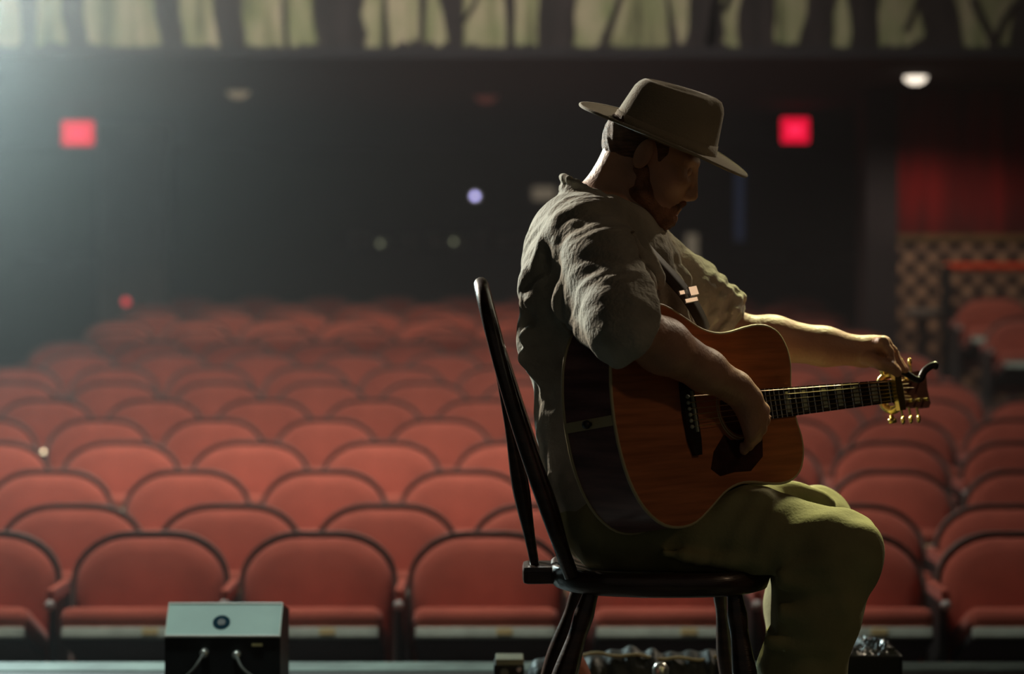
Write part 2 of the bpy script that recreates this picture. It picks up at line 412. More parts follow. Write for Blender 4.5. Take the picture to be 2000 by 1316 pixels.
# balcony parapet with the painted forest
bal = obj('wall_balcony_front', box6(XL, XR, 14.0, 14.15, ZS, ZS+1.15), M_MURAL); tag(bal, 'balcony front painted with pale woodland and dark trunks', kind='structure')
TR = [(38, 72, 42, 74), (122, 160, 128, 178), (300, 345, 316, 362), (412, 468, 428, 482), (612, 706, 632, 716),
      (858, 905, 882, 906), (1058, 1130, 1052, 1116), (1352, 1412, 1330, 1404), (1448, 1508, 1440, 1512),
      (1572, 1628, 1564, 1622), (1656, 1714, 1662, 1712), (1800, 1870, 1798, 1876), (1986, 2030, 1975, 2040),
      (-60, -20, -55, -10), (2110, 2160, 2100, 2170), (985, 1003, 990, 1004), (1205, 1214, 1165, 1182), (1395, 1408, 1372, 1396),
      (748, 756, 744, 762), (818, 832, 816, 830), (548, 556, 556, 566), (1300, 1306, 1312, 1330)]
for i, (a, b, c, d) in enumerate(TR):
    bm = bmesh.new(); y0 = 13.985
    rows = []
    n = 9
    for k in range(n+1):
        t = k/n; py = 100-t*330
        s = (100-py)/100.0
        l = c+(a-c)*s; r = d+(b-d)*s
        if s > 1: l = a+(a-c)*(s-1)*0.3; r = b+(b-d)*(s-1)*0.3
        j = (random.random()-.5)*0.22*(d-c); j2 = (random.random()-.5)*0.22*(d-c)
        rows.append((P(l+j, py, y0), P(r+j2, py, y0)))
    pts = [Vector(p[0]) for p in rows]+[Vector(p[1]) for p in reversed(rows)]
    L_ = [bm.verts.new(p[0]) for p in rows]; R_ = [bm.verts.new(p[1]) for p in rows]
    L2 = [bm.verts.new(Vector(p[0])+Vector((0, 0.02, 0))) for p in rows]; R2 = [bm.verts.new(Vector(p[1])+Vector((0, 0.02, 0))) for p in rows]
    for k in range(n):
        bm.faces.new((L_[k], R_[k], R_[k+1], L_[k+1])); bm.faces.new((L_[k], L_[k+1], L2[k+1], L2[k])); bm.faces.new((R_[k+1], R_[k], R2[k], R2[k+1]))
    obj('painted_trunk', bm, M_TRUNK, bal)
for pts, r in ([[(1768, 60), (1782, 30), (1796, -10)], 5], [[(1900, -5), (1912, 25), (1930, 60), (1944, 95)], 8], [[(1985, 5), (1960, 40), (1944, 80)], 6],
               [[(1410, 20), (1422, 0), (1430, -30)], 6], [[(905, 40), (925, 10), (935, -20)], 4], [[(345, 30), (330, 0), (322, -20)], 5]):
    obj('painted_branch', tube([P(x, y, 13.99) for x, y in pts], r*14/F, 6), M_TRUNK, bal)
bm = bmesh.new()                                  # ragged dark undergrowth along the bottom of the painting
xs = np.arange(-120, 2130, 9.0); prev = None
for x in xs:
    t = 97-abs(rng.normal(0, 6))-6*math.sin(x*0.013)**2-(10 if rng.random() < .12 else 0)
    a = bm.verts.new(P(x, t, 13.984)); b = bm.verts.new(P(x, 97, 13.984)+np.array([0, 0, -0.03]))
    if prev: bm.faces.new((prev[0], a, b, prev[1]))
    prev = (a, b)
obj('painted_undergrowth', bm, M_TRUNK, bal)
o = obj('trim_2', box6(XL, XR, 13.95, 14.2, ZS-0.06, ZS+0.0), M_CEIL); tag(o, 'dark lower moulding of the balcony front', kind='structure')

# back of house: pillars, doors, booth
o = obj('pillar', box6(*[P(x, 0, 20.6)[0] for x in (196, 322)], 20.5, 21.0, -0.4, ZS), M_PILLAR); tag(o, 'pale grey plaster pillar behind the last rows', kind='structure')
o = obj('pillar_dark', box6(*[P(x, 0, 17.0)[0] for x in (1688, 1750)], 16.92, 17.4, -0.4, ZS), M_WALL); tag(o, 'dark pillar beside the red drape', kind='structure')

def door(n, x0, x1, Y, y_top, label, lit=None):
    a, b = P(x0, 0, Y)[0], P(x1, 0, Y)[0]; zt = P(0, y_top, Y)[2]; zb = FLOOR_AT(Y)
    d = obj('door_%d' % n, box6(a, b, Y-0.05, Y+0.02, zb, zt, 0.006), M_BLACK); tag(d, label, kind='structure')
    mid = (a+b)/2
    for s in (a, b, mid): obj('door_stile', box6(s-0.03, s+0.03, Y-0.07, Y-0.04, zb, zt), M_WALL, d)
    obj('door_lintel', box6(a-0.06, b+0.06, Y-0.08, Y-0.03, zt, zt+0.08), M_WALL, d)
    for s in (-1, 1):
        obj('push_bar', tube([(mid+s*0.08, Y-0.12, zb+1.0), (mid+s*0.08+s*(b-a)*0.36, Y-0.12, zb+1.0)], 0.018, 8), M_GREY, d)
    return d
d1 = door(1, 1410, 1700, 23.9, 330, 'dark double doors at the back of the house beside the right exit sign')
for (xa, xb, ya, yb, m_) in ((1436, 1453, 335, 470, M_BLUEPANE),):
    p0, p1 = P(xa, yb, 23.8), P(xb, ya, 23.8); obj('lit_door_pane', box6(p0[0], p1[0], 23.78, 23.84, p0[2], p1[2]), m_, d1)
d2 = door(2, 40, 190, 23.9, 330, 'dark double doors at the back of the house beside the left exit sign')

def exit_sign(x0, x1, y0, y1, Y, label):
    a, b = P(x0, y1, Y), P(x1, y0, Y); c = (a+b)/2
    t = thing('exit_sign', label, 'sign', (c[0], Y, ZS), 'exit signs')
    obj('housing', box6(a[0]-0.014, b[0]+0.014, Y, Y+0.07, a[2]-0.014, b[2]+0.014, 0.006), M_BLACK, t)
    obj('lit_face', box6(a[0], b[0], Y-0.008, Y+0.01, a[2], b[2], 0.012), M_EXIT, t)
    w_, h_ = (b-a)[0], (b-a)[2]
    obj('bright_centre', box6(c[0]-w_*.26, c[0]+w_*.26, Y-0.010, Y+0.0, c[2]-h_*.18, c[2]+h_*.18, 0.008), M_EXITC, t)
    obj('stem', tube([(c[0], Y+0.035, b[2]), (c[0], Y+0.035, ZS+0.005)], 0.012, 8), M_BLACK, t)
exit_sign(121, 183, 236, 284, 18.8, 'glowing red exit sign in the bright haze, left of the pillar')
exit_sign(1526, 1580, 230, 279, 18.8, 'glowing red exit sign over the dark doors, near the red drape')

def soffit_lamp(x, y, wpx, m_, label, watts, color, name='ceiling_light'):
    Y = F*(ZS-CZ)/(HZ-y); c = P(x, y, Y); r = wpx*Y/F/2
    t = thing(name, label, 'light', (c[0], Y, ZS), 'ceiling lights under the balcony')
    obj('trim_ring', lathe((c[0], Y, ZS+0.01), (0, 0, -1), [(0, r*1.15), (0.02, r*1.15), (0.024, r*1.0)], 24), M_BLACK, t)
    obj('glass_bowl', lathe((c[0], Y, ZS-0.008), (0, 0, -1), [(0, r), (r*.25, r*.93), (r*.5, r*.72), (r*.66, r*.4), (r*.70, 0.002)], 24), m_, t, True)
    zl = ZS-0.008-r*0.70-0.055; spot('ceiling_light_bulb', (c[0], Y, zl), (c[0], Y, zl-1), watts, color, 158, 0.5, 0.04)
soffit_lamp(1788, 146, 46, M_LAMP, 'bright white bowl ceiling light above the red drape', 34, (1.0, 0.86, 0.70))
soffit_lamp(465, 175, 46, M_DIMLAMP, 'dim yellowish bowl ceiling light below the painted balcony front', 70, (1.0, 0.86, 0.66))
soffit_lamp(950, 184, 46, M_REDLAMP, 'barely lit reddish bowl ceiling light near the hat', 44, (1.0, 0.74, 0.60))
# projection booth on the back wall
Yb = 23.6
t = thing('projector', 'dark projector with a glowing bluish lens on the back wall', 'projector', tuple(P(928, 420, Yb)))
c = P(928, 383, Yb)
obj('body', box((c[0], Yb+0.16, c[2]), (0.5, 0.3, 0.26), None, 0.02), M_BLACK, t)
obj('lens_ring', lathe((c[0], Yb+0.02, c[2]), (0, -1, 0), [(0, 0.045), (0.05, 0.036), (0.055, 0.028)], 24), M_LENSR, t)
obj('lens', lathe((c[0], Yb-0.03, c[2]), (0, -1, 0), [(0, 0.026), (0.008, 0.02), (0.012, 0.002)], 24), M_LENS, t, True)
obj('bracket', box6(c[0]-0.04, c[0]+0.04, Yb+0.2, Yb+0.42, c[2]-0.03, c[2]+0.03), M_BLACK, t)
a, b = P(1040, 391, 23.7), P(1084, 365, 23.7)
t = thing('lit_wall_panel', 'small dim warm lit panel on the back wall behind the collar', 'panel', (float(a[0]), 23.7, float(a[2])))
obj('frame', box6(a[0]-0.02, b[0]+0.02, 23.7, 23.98, a[2]-0.02, b[2]+0.02, 0.01), M_BLACK, t); obj('pane', box6(a[0], b[0], 23.68, 23.72, a[2], b[2], 0.01), M_WARMPANE, t)
# booth counter and the gear along it
Yc = 22.6; p0, p1 = P(640, 560, Yc), P(1320, 492, Yc)
t = thing('booth_counter', 'long dark counter of the sound booth behind the last row', 'counter', (0, Yc, FLOOR_AT(Yc)))
obj('front', box6(p0[0], p1[0], Yc, Yc+0.04, FLOOR_AT(Yc)-0.02, p1[2]), M_BLACK, t); obj('top', box6(p0[0]-0.03, p1[0]+0.03, Yc-0.05, Yc+0.6, p1[2], p1[2]+0.03, 0.008), M_BLACK, t)
x = 684
M_G1 = mat('olive_grey_case', (0.30, 0.29, 0.20), 0.6, noise=0.3); M_G2 = mat('warm_grey_case', (0.26, 0.23, 0.20), 0.6, noise=0.3)
while x < 1040:
    wpx = random.uniform(22, 46); h = random.uniform(16, 34)
    a = P(x, 492, Yc+0.1); b = P(x+wpx, 492-h, Yc+0.1)
    t = thing('booth_unit', 'small grey control unit standing on the sound booth counter', 'equipment', (float((a[0]+b[0])/2), Yc+0.1, float(p1[2]+0.03)), 'units on the sound booth counter')
    obj('case', box6(a[0], b[0], Yc+0.1, Yc+0.35, p1[2]+0.028, b[2]+0.03, 0.01), random.choice((M_G1, M_G2)), t)
    for q in range(2):
        xx = a[0]+(b[0]-a[0])*(0.3+0.4*q); obj('dial', lathe((xx, Yc+0.1, (p1[2]+b[2])/2+0.03), (0, -1, 0), [(0, 0.016), (0.02, 0.013)], 8), M_DIAL if q == 0 and random.random() < .35 else M_GREY, t)
    x += wpx+random.uniform(2, 12)
# poster stands / warm strips by the doors
for (xa, xb, ya, yb, lab) in ((1338, 1364, 458, 530, 'narrow warm lit wall sconce behind the raised forearm'), (204, 222, 462, 545, 'narrow pale wall sconce on the grey pillar')):
    Y_ = 23.9 if xa > 1000 else 20.45; a, b = P(xa, yb, Y_), P(xb, ya, Y_)
    t = thing('wall_sconce', lab, 'light', (float((a[0]+b[0])/2), Y_, float(a[2])))
    obj('back_plate', box6(a[0], b[0], Y_, Y_+0.11, a[2]-0.03, b[2]+0.03, 0.005), M_GREY, t)
    obj('shade', tube([((a[0]+b[0])/2, Y_-0.02, a[2]), ((a[0]+b[0])/2, Y_-0.02, b[2])], (b[0]-a[0])*.42, 12), M_WARMPANE if xa > 1000 else M_PILLAR, t)

# right side: red drape, patterned dado, rail, platform
YW = 17.0
xa = P(1748, 0, YW)[0]
bm = bmesh.new(); n = 64; zt, zb = ZS+0.0, P(0, 466, YW)[2]
cols = []
for k in range(n+1):
    x = xa+(XR-xa)*k/n; y = YW+0.018*math.sin(k*0.9)+0.008*math.sin(k*2.3+1)
    cols.append((bm.verts.new((x, y, zb)), bm.verts.new((x, y, zt))))
for k in range(n): bm.faces.new((cols[k][0], cols[k+1][0], cols[k+1][1], cols[k][1]))
o = obj('red_drape', bm, M_REDWALL, None, True, at=(xa, YW, zb))
sm = o.modifiers.new('thick', 'SOLIDIFY'); sm.thickness = 0.01
tag(o, 'deep red pleated drape hanging above the patterned wall', 'drape')
o = obj('wall_dado', box6(xa+0.02, XR, YW-0.02, YW+0.25, FLOOR_AT(YW)-0.2, zb+0.0), M_LATTICE); tag(o, 'dark wall covered in a scalloped gold pattern', kind='structure')
o = obj('trim_3', box6(xa+0.0, XR, YW-0.05, YW+0.0, zb-0.02, zb+0.03), mat('gold_brown_moulding', (0.22, 0.12, 0.04), 0.5, noise=0.3)); tag(o, kind='structure')
# side platform with rail and a few seats
ZP = CZ-0.62
px0 = P(1850, 0, 15.0)[0]
o = obj('floor_side_platform', box6(P(1868, 0, 14.6)[0], XR, 14.4, YW-0.03, FLOOR_AT(14.4)-0.4, ZP-0.25), M_CARPET); tag(o, kind='structure')
t = thing('handrail', 'orange-red handrail on dark posts in front of the patterned wall', 'railing', (P(1850, 0, 16.72)[0], 16.72, ZP-0.25))
zr = P(0, 521, 16.72)[2]; xr0 = P(1848, 0, 16.72)[0]
obj('rail', tube([(xr0, 16.72, zr), (XR, 16.72, zr)], 0.026, 10), M_ORANGE, t)
for k in range(4): obj('post', box6(xr0+k*0.95-0.03, xr0+k*0.95+0.03, 16.69, 16.75, ZP-0.26, zr+0.01), M_BLACK, t)
a = P(1770, 620, 16.24); b = P(1836, 602, 16.24)
t = thing('side_table', 'small table with a pale rounded top before the patterned wall', 'table', (float((a[0]+b[0])/2), 16.24, FLOOR_AT(16.24)))
cx = (a[0]+b[0])/2
obj('top', lathe((cx, 16.24, a[2]), (0, 0, 1), [(0, 0.1), (0.012, 0.122), (0.04, 0.124), (0.055, 0.115)], 20), M_PILLAR, t)
obj('post', tube([(cx, 16.24, FLOOR_AT(16.24)), (cx, 16.24, a[2]+0.01)], 0.03, 10), M_BLACK, t)
obj('foot', lathe((cx, 16.24, FLOOR_AT(16.24)-0.01), (0, 0, 1), [(0, 0.10), (0.03, 0.09), (0.05, 0.035)], 16), M_BLACK, t)

# ------------------------------------------------------------------ theatre seats
def seat_outline(w_, zb, zt, rx, rz, n=7):
    pts = [(-w_, zb), ]
    for k in range(n+1):
        a = math.pi-math.pi/2*k/n; pts.append((-w_+rx+rx*math.cos(a), zt-rz+rz*math.sin(a)))
    for k in range(n+1):
        a = math.pi/2-math.pi/2*k/n; pts.append((w_-rx+rx*math.cos(a), zt-rz+rz*math.sin(a)))
    pts.append((w_, zb)); return pts

def build_seat():
    t = thing('theatre_seat', 'x', 'seat')
    tilt = math.tan(math.radians(11))
    yb = lambda z: (z-0.42)*tilt
    out = seat_outline(0.248, 0.40, 0.836, 0.185, 0.150)
    cz = 0.62
    bm = bmesh.new(); prev = None
    for s, d in ((1.0, 0.0), (0.985, -0.022), (0.93, -0.036), (0.78, -0.047), (0.5, -0.053), (0.2, -0.055)):
        ring = [bm.verts.new((x*s, yb(cz+(z-cz)*s)+d, cz+(z-cz)*s)) for x, z in out]
        if prev:
            for k in range(len(ring)): bm.faces.new((prev[k], prev[(k+1) % len(ring)], ring[(k+1) % len(ring)], ring[k]))
        prev = ring
    bm.faces.new(prev); obj('back_cushion', bm, M_SEAT, t, True)
    # shell behind, standing proud as a rim around the cushion
    o2 = seat_outline(0.262, 0.38, 0.855, 0.195, 0.160)
    bm = bmesh.new(); rings = []
    for d, s in ((-0.014, 0.985), (-0.018, 1.0), (0.012, 1.0), (0.03, 0.94)):
        rings.append([bm.verts.new((x*s, yb(cz+(z-cz)*s)+d, cz+(z-cz)*s)) for x, z in o2])
    inner = [bm.verts.new((x*0.96, yb(cz+(z-cz)*0.96)-0.004, cz+(z-cz)*0.96)) for x, z in o2]
    rings.insert(0, inner)
    for A, B in zip(rings, rings[1:]):
        for k in range(len(A)): bm.faces.new((A[k], A[(k+1) % len(A)], B[(k+1) % len(A)], B[k]))
    bm.faces.new(rings[-1]); bm.faces.new(list(reversed(rings[0]))); obj('back_shell', bm, M_RIM, t, True)
    # tipped seat
    R = Matrix.Rotation(math.radians(-20), 4, 'X'); H = Vector((0, 0.02, 0.44))
    def loc(x, y, z): return H+(R @ Vector((x, y, z)))
    bm = bmesh.new(); add_box(bm, (0, 0, 0), (0.46, 0.41, 0.075), None, 0.03)
    for v in bm.verts:
        v.co += Vector((0, -0.205, 0.045))
        if v.co.y < -0.3: v.co.y -= 0.03*(1-(v.co.x/0.23)**2); 
        v.co.z += 0.012*(1-(v.co.x/0.23)**2)
    bmesh.ops.transform(bm, verts=bm.verts, matrix=Matrix.Translation(H) @ R); obj('seat_cushion', bm, M_SEAT, t, True)
    bm = bmesh.new(); add_box(bm, (0, -0.20, -0.012), (0.45, 0.40, 0.03), None, 0.008)
    bmesh.ops.transform(bm, verts=bm.verts, matrix=Matrix.Translation(H) @ R); obj('seat_pan', bm, M_PAN, t)
    bm = bmesh.new(); add_box(bm, (0, -0.408, -0.002), (0.44, 0.022, 0.034), None, 0.005)
    bmesh.ops.transform(bm, verts=bm.verts, matrix=Matrix.Translation(H) @ R); e = obj('edge_strip', bm, M_STRIP, t)
    bm = bmesh.new(); add_box(bm, (0.06, -0.4205, 0.0), (0.05, 0.005, 0.022), None, 0.002)
    bmesh.ops.transform(bm, verts=bm.verts, matrix=Matrix.Translation(H) @ R); obj('number_plate', bm, M_BRASS, e)
    # hinge bar and stanchions with armrests
    obj('hinge_bar', tube([(-0.262, 0.03, 0.41), (0.272, 0.03, 0.41)], 0.014, 8), M_PAN, t)
    for s in (1,):
        st = obj('stanchion', box6(s*0.279-0.013, s*0.279+0.013, -0.20, 0.07, 0.0, 0.655, 0.006), M_PAN, t)
        obj('foot', box6(s*0.279-0.02, s*0.279+0.02, -0.22, 0.10, 0.0, 0.02), M_PAN, st)
        obj('armrest', box6(s*0.279-0.0135, s*0.279+0.0135, -0.245, 0.06, 0.655, 0.70, 0.008), M_SEAT, t)
        bm = bmesh.new(); bmesh.ops.create_uvsphere(bm, u_segments=10, v_segments=6, radius=0.017)
        bmesh.ops.translate(bm, verts=bm.verts, vec=(s*0.279, -0.250, 0.650)); obj('end_cap', bm, M_CAP, t, True)
    return t

seat0 = build_seat(); _used = [False]; SEAT_PARTS = list(seat0.children)
def copy_tree(o, parent=None):
    c = o.copy(); COL.objects.link(c); c.parent = parent
    for ch in [k for k in o.children]: copy_tree(ch, c)
    return c
def place_seat(x, y, z, label, group, rot=0.0, sx=1.0, first=False):
    if not _used[0]: s = seat0; _used[0] = True
    else:
        s = seat0.copy(); COL.objects.link(s)
        for ch in SEAT_PARTS: copy_tree(ch, s)
    s.location = (x, y, z); s.rotation_euler = (0, 0, rot); s.scale = (sx, 1, 1); s['label'] = label; s['group'] = group
    if first:                                   # the seat that starts a row also carries the stanchion on its other side
        for ch in list(s.children):
            if ch.name.split('.')[0] in ('stanchion', 'armrest', 'end_cap'): copy_tree(ch, s).location.x = -0.558
    return s

ORD = ['front', 'second', 'third', 'fourth', 'fifth', 'sixth', 'seventh', 'eighth', 'ninth', 'tenth', 'eleventh', 'twelfth', 'thirteenth', 'fourteenth', 'last']
NUM = ['', 'second', 'third', 'fourth', 'fifth', 'sixth', 'seventh', 'eighth']
CNT = ['', 'one seat', 'two seats', 'three seats', 'four seats', 'five seats', 'six seats', 'seven seats']
CEN = {0: [-30, 297, 624, 951, 1290, 1640, 1987], 1: [-165, 143, 450, 755, 1058, 1360, 1662, 1964], 2: [-170, 98, 368, 634, 908, 1192, 1475, 1740, 2000],
       3: [-18, 238, 490, 746, 1000, 1245, 1490, 1737, 1992], 4: [-27, 195, 418, 638, 860, 1085, 1312, 1536, 1760, 1985],
       5: [-124, 90, 302, 516, 730, 945, 1160, 1375, 1590, 1805, 2020]}
for i in range(15):
    Y = ROWY[i]; z = RZ[i]
    back_off = math.tan(math.radians(11))*0.42
    if i in CEN: xs = [(c-1000)*Y/F for c in CEN[i]]
    else:
        off = (-2.72, -2.90)[i % 2]+0.03*(i % 3); n = 10
        xs = [off+0.56*k for k in range(n)]
        if i >= 12: xs = [x for x in xs if x < 2.45]
    near = min(range(len(xs)), key=lambda q: abs(xs[q]-0.27))
    for j, x in enumerate(xs):
        gap = min([abs(q-x) for q in xs if q != x])
        row = 'front row' if i == 0 else ORD[i]+' row'
        if i >= 6:
            k, side = (j, 'pillar') if j < len(xs)/2 else (len(xs)-1-j, 'drape')
            lab = 'red cloth theatre seat, %s, %s the %s-side aisle' % (row, 'right at' if k == 0 else NUM[k]+' seat from', side)
        else:
            k = j-near
            lab = ('red cloth theatre seat, %s, level with the guitarist\'s chair' % row) if k == 0 else \
                  'red theatre seat, %s, %s %s-ward from level with the guitarist\'s chair' % (row, CNT[abs(k)], 'pillar' if k < 0 else 'drape')
        place_seat(x, Y-0.08, z-0.005, lab, 'seats of the '+row, 0.0, min(gap/0.558, 1.06), j == 0)
# seats on the side platform by the patterned wall
for (x, y, lab) in ((1945, 16.0, 'a'), (2115, 16.0, 'a'), (2010, 15.1, 'b'), (2190, 15.1, 'b')):
    zz = CZ-SEAT_H-((580-HZ)*16.0/F if lab == 'a' else (622-HZ)*15.1/F)
    place_seat((x-1000)*y/F, y, zz, 'red theatre seat on the dark side platform, %s row, %s the steps' % ('upper' if lab == 'a' else 'lower', 'beside' if x < 2050 else 'second from'),
               'seats on the side platform', 0.0, 1.0, x < 2050)
zz = CZ-SEAT_H-((580-HZ)*16.0/F)
o = obj('floor_side_step', box6(P(1868, 0, 16.0)[0], XR, 15.55, YW-0.03, ZP-0.4, zz), M_CARPET); tag(o, kind='structure')
zz2 = CZ-SEAT_H-((622-HZ)*15.1/F)
o = obj('floor_side_step_low', box6(P(1925, 0, 15.1)[0], XR, 14.5, 15.55, ZP-0.6, zz2), M_CARPET); tag(o, kind='structure')
# glowing bead standing in for an armrest-cap glint, and a small red light
c = P(85, 882, 10.55)
t = thing('seat_glint', 'tiny glowing bead added as a glint between the seats of the fourth row', 'light', tuple(c))
bm = bmesh.new(); bmesh.ops.create_uvsphere(bm, u_segments=12, v_segments=8, radius=0.009); bmesh.ops.translate(bm, verts=bm.verts, vec=c); obj('bulb', bm, M_GLINT, t, True)  # no lamp here: added bead, its glow is the glint
obj('clip', box((c[0], c[1]+0.03, c[2]-0.01), (0.012, 0.06, 0.02), None, 0.002), M_BLACK, t)
c = P(246, 589, 19.6)
t = thing('pilot_light', 'small red pilot light glowing above the last rows near the pillar', 'light', tuple(c))
bm = bmesh.new(); bmesh.ops.create_uvsphere(bm, u_segments=12, v_segments=8, radius=0.032); bmesh.ops.translate(bm, verts=bm.verts, vec=c); obj('bulb', bm, M_REDDOT, t, True)
obj('stem', tube([(c[0], c[1]+0.03, FLOOR_AT(19.6)), (c[0], c[1]+0.03, c[2])], 0.012, 8), M_BLACK, t)

# ------------------------------------------------------------------ Windsor chair
ch = thing('windsor_chair', 'dark wooden braced bow-back chair under the seated guitarist', 'chair', (0.27, 4.6, 0.0))
ZSEAT = 0.468
bm = bmesh.new(); outl = []
for k in range(48):
    a = 2*math.pi*k/48
    ca, sa = math.cos(a), math.sin(a)
    x = 0.275+0.205*math.copysign(abs(ca)**0.75, ca); y = 4.6+(0.222 if ca > -0.2 else 0.215)*math.copysign(abs(sa)**0.72, sa)
    outl.append((x, y))
prev = None
for sc_, z in ((0.90, ZSEAT-0.045), (0.97, ZSEAT-0.040), (1.0, ZSEAT-0.022), (0.985, ZSEAT-0.004), (0.95, ZSEAT), (0.75, ZSEAT-0.010), (0.4, ZSEAT-0.014)):
    ring = [bm.verts.new((0.275+(x-0.275)*sc_, 4.6+(y-4.6)*sc_, z)) for x, y in outl]
    if prev:
        for k in range(48): bm.faces.new((prev[k], prev[(k+1) % 48], ring[(k+1) % 48], ring[k]))
    else: bm.faces.new(list(reversed(ring)))
    prev = ring
bm.faces.new(prev); obj('seat', bm, M_WOODBLK, ch, True)
obj('tail_block', box((0.062, 4.6, ZSEAT-0.022), (0.085, 0.11, 0.034), None, 0.010), M_WOODBLK, ch)
TOPX, TOPZ = -0.058, 0.985
def bow_pt(v, s):       # v: lateral -1..1 , height fraction along lean
    return None
bw = []
for k in range(41):
    a = math.pi*k/40
    lat = 0.205*math.copysign(abs(math.cos(a))**0.62, math.cos(a)); hgt = abs(math.sin(a))**0.60
    base = np.array([0.108, 4.6, ZSEAT-0.01]); top = np.array([TOPX, 4.6, TOPZ])
    p = base+(top-base)*hgt; p[0] += 0.030*math.sin(math.pi*hgt)*-0.35
    p[1] += -lat*(0.86+0.14*hgt); bw.append(p)
obj('bow', tube(bw, 0.0135, 12), M_WOODBLK, ch, True)
def turned(a, b, r, bulge, n=24, two=False):
    a, b = np.array(a), np.array(b); pts = []; rad = []
    for k in range(n+1):
        t = k/n; pts.append(a+(b-a)*t); rad.append(r+bulge*math.exp(-((t-0.32)/0.16)**2)*(1.0)+(bulge*0.35*math.exp(-((t-0.72)/0.1)**2) if two else 0))
    return tube(pts, rad, 10)
for k in range(7):
    u = (k-3)/3.0
    a = np.array([0.112-0.012*(1-u*u), 4.6+0.15*u, ZSEAT-0.01])
    h = (1-abs(u)**2.6*0.22)
    b = np.array([0.108, 4.6, ZSEAT])+(np.array([TOPX, 4.6, TOPZ])-np.array([0.108, 4.6, ZSEAT]))*h; b[1] += 0.168*u
    obj('spindle', turned(a, b, 0.0065, 0.005), M_WOODBLK, ch, True)
for s in (-1, 1):
    obj('brace_spindle', turned((0.045, 4.6+s*0.025, ZSEAT-0.02), (TOPX+0.012, 4.6+s*0.085, TOPZ-0.035), 0.008, 0.008), M_WOODBLK, ch, True)
LEGS = []
for (tx, ty, bx, by) in ((0.150, 4.455, 0.005, 4.40), (0.400, 4.455, 0.452, 4.39), (0.150, 4.745, 0.005, 4.80), (0.400, 4.745, 0.452, 4.81)):
    a = np.array([tx, ty, ZSEAT-0.02]); b = np.array([bx, by, 0.0]); LEGS.append((a, b)); pts = []; rad = []
    for k in range(31):
        t = k/30; pts.append(a+(b-a)*t)
        rad.append(0.014+0.010*math.exp(-((t-0.42)/0.17)**2)+0.004*math.exp(-((t-0.14)/0.05)**2)-0.004*max(0, t-0.8)*5*0.5)
    obj('leg', tube(pts, rad, 12), M_WOODBLK, ch, True)
mid = [a+(b-a)*0.55 for a, b in LEGS]
obj('stretcher', turned(mid[0], mid[1], 0.009, 0.007), M_WOODBLK, ch, True)
obj('stretcher', turned(mid[2], mid[3], 0.009, 0.007), M_WOODBLK, ch, True)
obj('stretcher', turned((mid[0]+mid[1])/2, (mid[2]+mid[3])/2, 0.009, 0.007), M_WOODBLK, ch, True)

# ------------------------------------------------------------------ acoustic guitar
GA = np.array([0.696, 0.718, 0.030]); GA /= np.linalg.norm(GA)           # along the neck
GN = np.array([0.727, -0.667, 0.17]); GN -= GA*(GN@GA); GN /= np.linalg.norm(GN)   # out of the soundboard
GU = np.cross(GN, GA); GU = GU if GU[2] > 0 else -GU                     # towards the bass side (up)
G0 = P(1200, 820, 4.25)                                                  # tail, on the soundboard
def G(s, u, n): return Vector(G0+GA*s+GU*u+GN*n)
gt = thing('acoustic_guitar', 'amber-topped acoustic guitar held on the lap of the seated man', 'guitar', tuple(G(0.25, -0.2, -0.06)))
half_prof = [(0, 0.0), (0.004, 0.055), (0.018, 0.112), (0.045, 0.158), (0.085, 0.189), (0.13, 0.199), (0.175, 0.194), (0.22, 0.173), (0.265, 0.149), (0.305, 0.138),
             (0.345, 0.1375), (0.39, 0.144), (0.43, 0.1475), (0.465, 0.143), (0.492, 0.128), (0.508, 0.100), (0.511, 0.070), (0.503, 0.035), (0.499, 0.0)]
hp = smooth_path([np.array(p) for p in half_prof], 48)
GOUT = [(p[0], p[1]) for p in hp[:-1]]+[(p[0], -p[1]) for p in reversed(hp[1:])]
def gdepth(s): return 0.118-0.02*s/0.5
bm = bmesh.new(); rings = []
for f in (0.0, 0.03, 0.5, 0.97, 1.0):
    rings.append([bm.verts.new(G(s, u, -0.003-(gdepth(s)-0.003)*f)) for s, u in GOUT])
N_ = len(GOUT)
for A, B in zip(rings, rings[1:]):
    for k in range(N_): bm.faces.new((A[k], A[(k+1) % N_], B[(k+1) % N_], B[k]))
cb = bm.verts.new(G(0.23, 0, -gdepth(0.23)-0.012))
r2 = [bm.verts.new(G(0.23+(s-0.23)*0.6, u*0.6, -gdepth(s)-0.009)) for s, u in GOUT]
for k in range(N_):
    bm.faces.new((rings[-1][k], rings[-1][(k+1) % N_], r2[(k+1) % N_], r2[k])); bm.faces.new((r2[k], r2[(k+1) % N_], cb))
obj('body', bm, M_ROSE, gt, True)
# soundboard with a real hole
HOLE_S, HOLE_R = 0.338, 0.051
bm = bmesh.new()
o1 = [bm.verts.new(G(s, u, 0)) for s, u in GOUT]
h1 = [bm.verts.new(G(HOLE_S+HOLE_R*math.cos(a), HOLE_R*math.sin(a), 0)) for a in [2*math.pi*k/36 for k in range(36)]]
es = [bm.edges.new((o1[k], o1[(k+1) % N_])) for k in range(N_)]+[bm.edges.new((h1[k], h1[(k+1) % 36])) for k in range(36)]
bmesh.ops.triangle_fill(bm, edges=es, use_beauty=True, use_dissolve=False)
bad = [f for f in bm.faces if (f.calc_center_median()-G(HOLE_S, 0, 0)).length < HOLE_R*0.55]
if bad: bmesh.ops.delete(bm, geom=bad, context='FACES')
sb = obj('soundboard', bm, M_SPRUCE, gt)
smd = sb.modifiers.new('thick', 'SOLIDIFY'); smd.thickness = 0.003; smd.offset = 0
def outline_tube(n0, r, shrink=0.0): return tube([G(s, u, n0(s)) for s, u in GOUT], r, 8, closed=True)
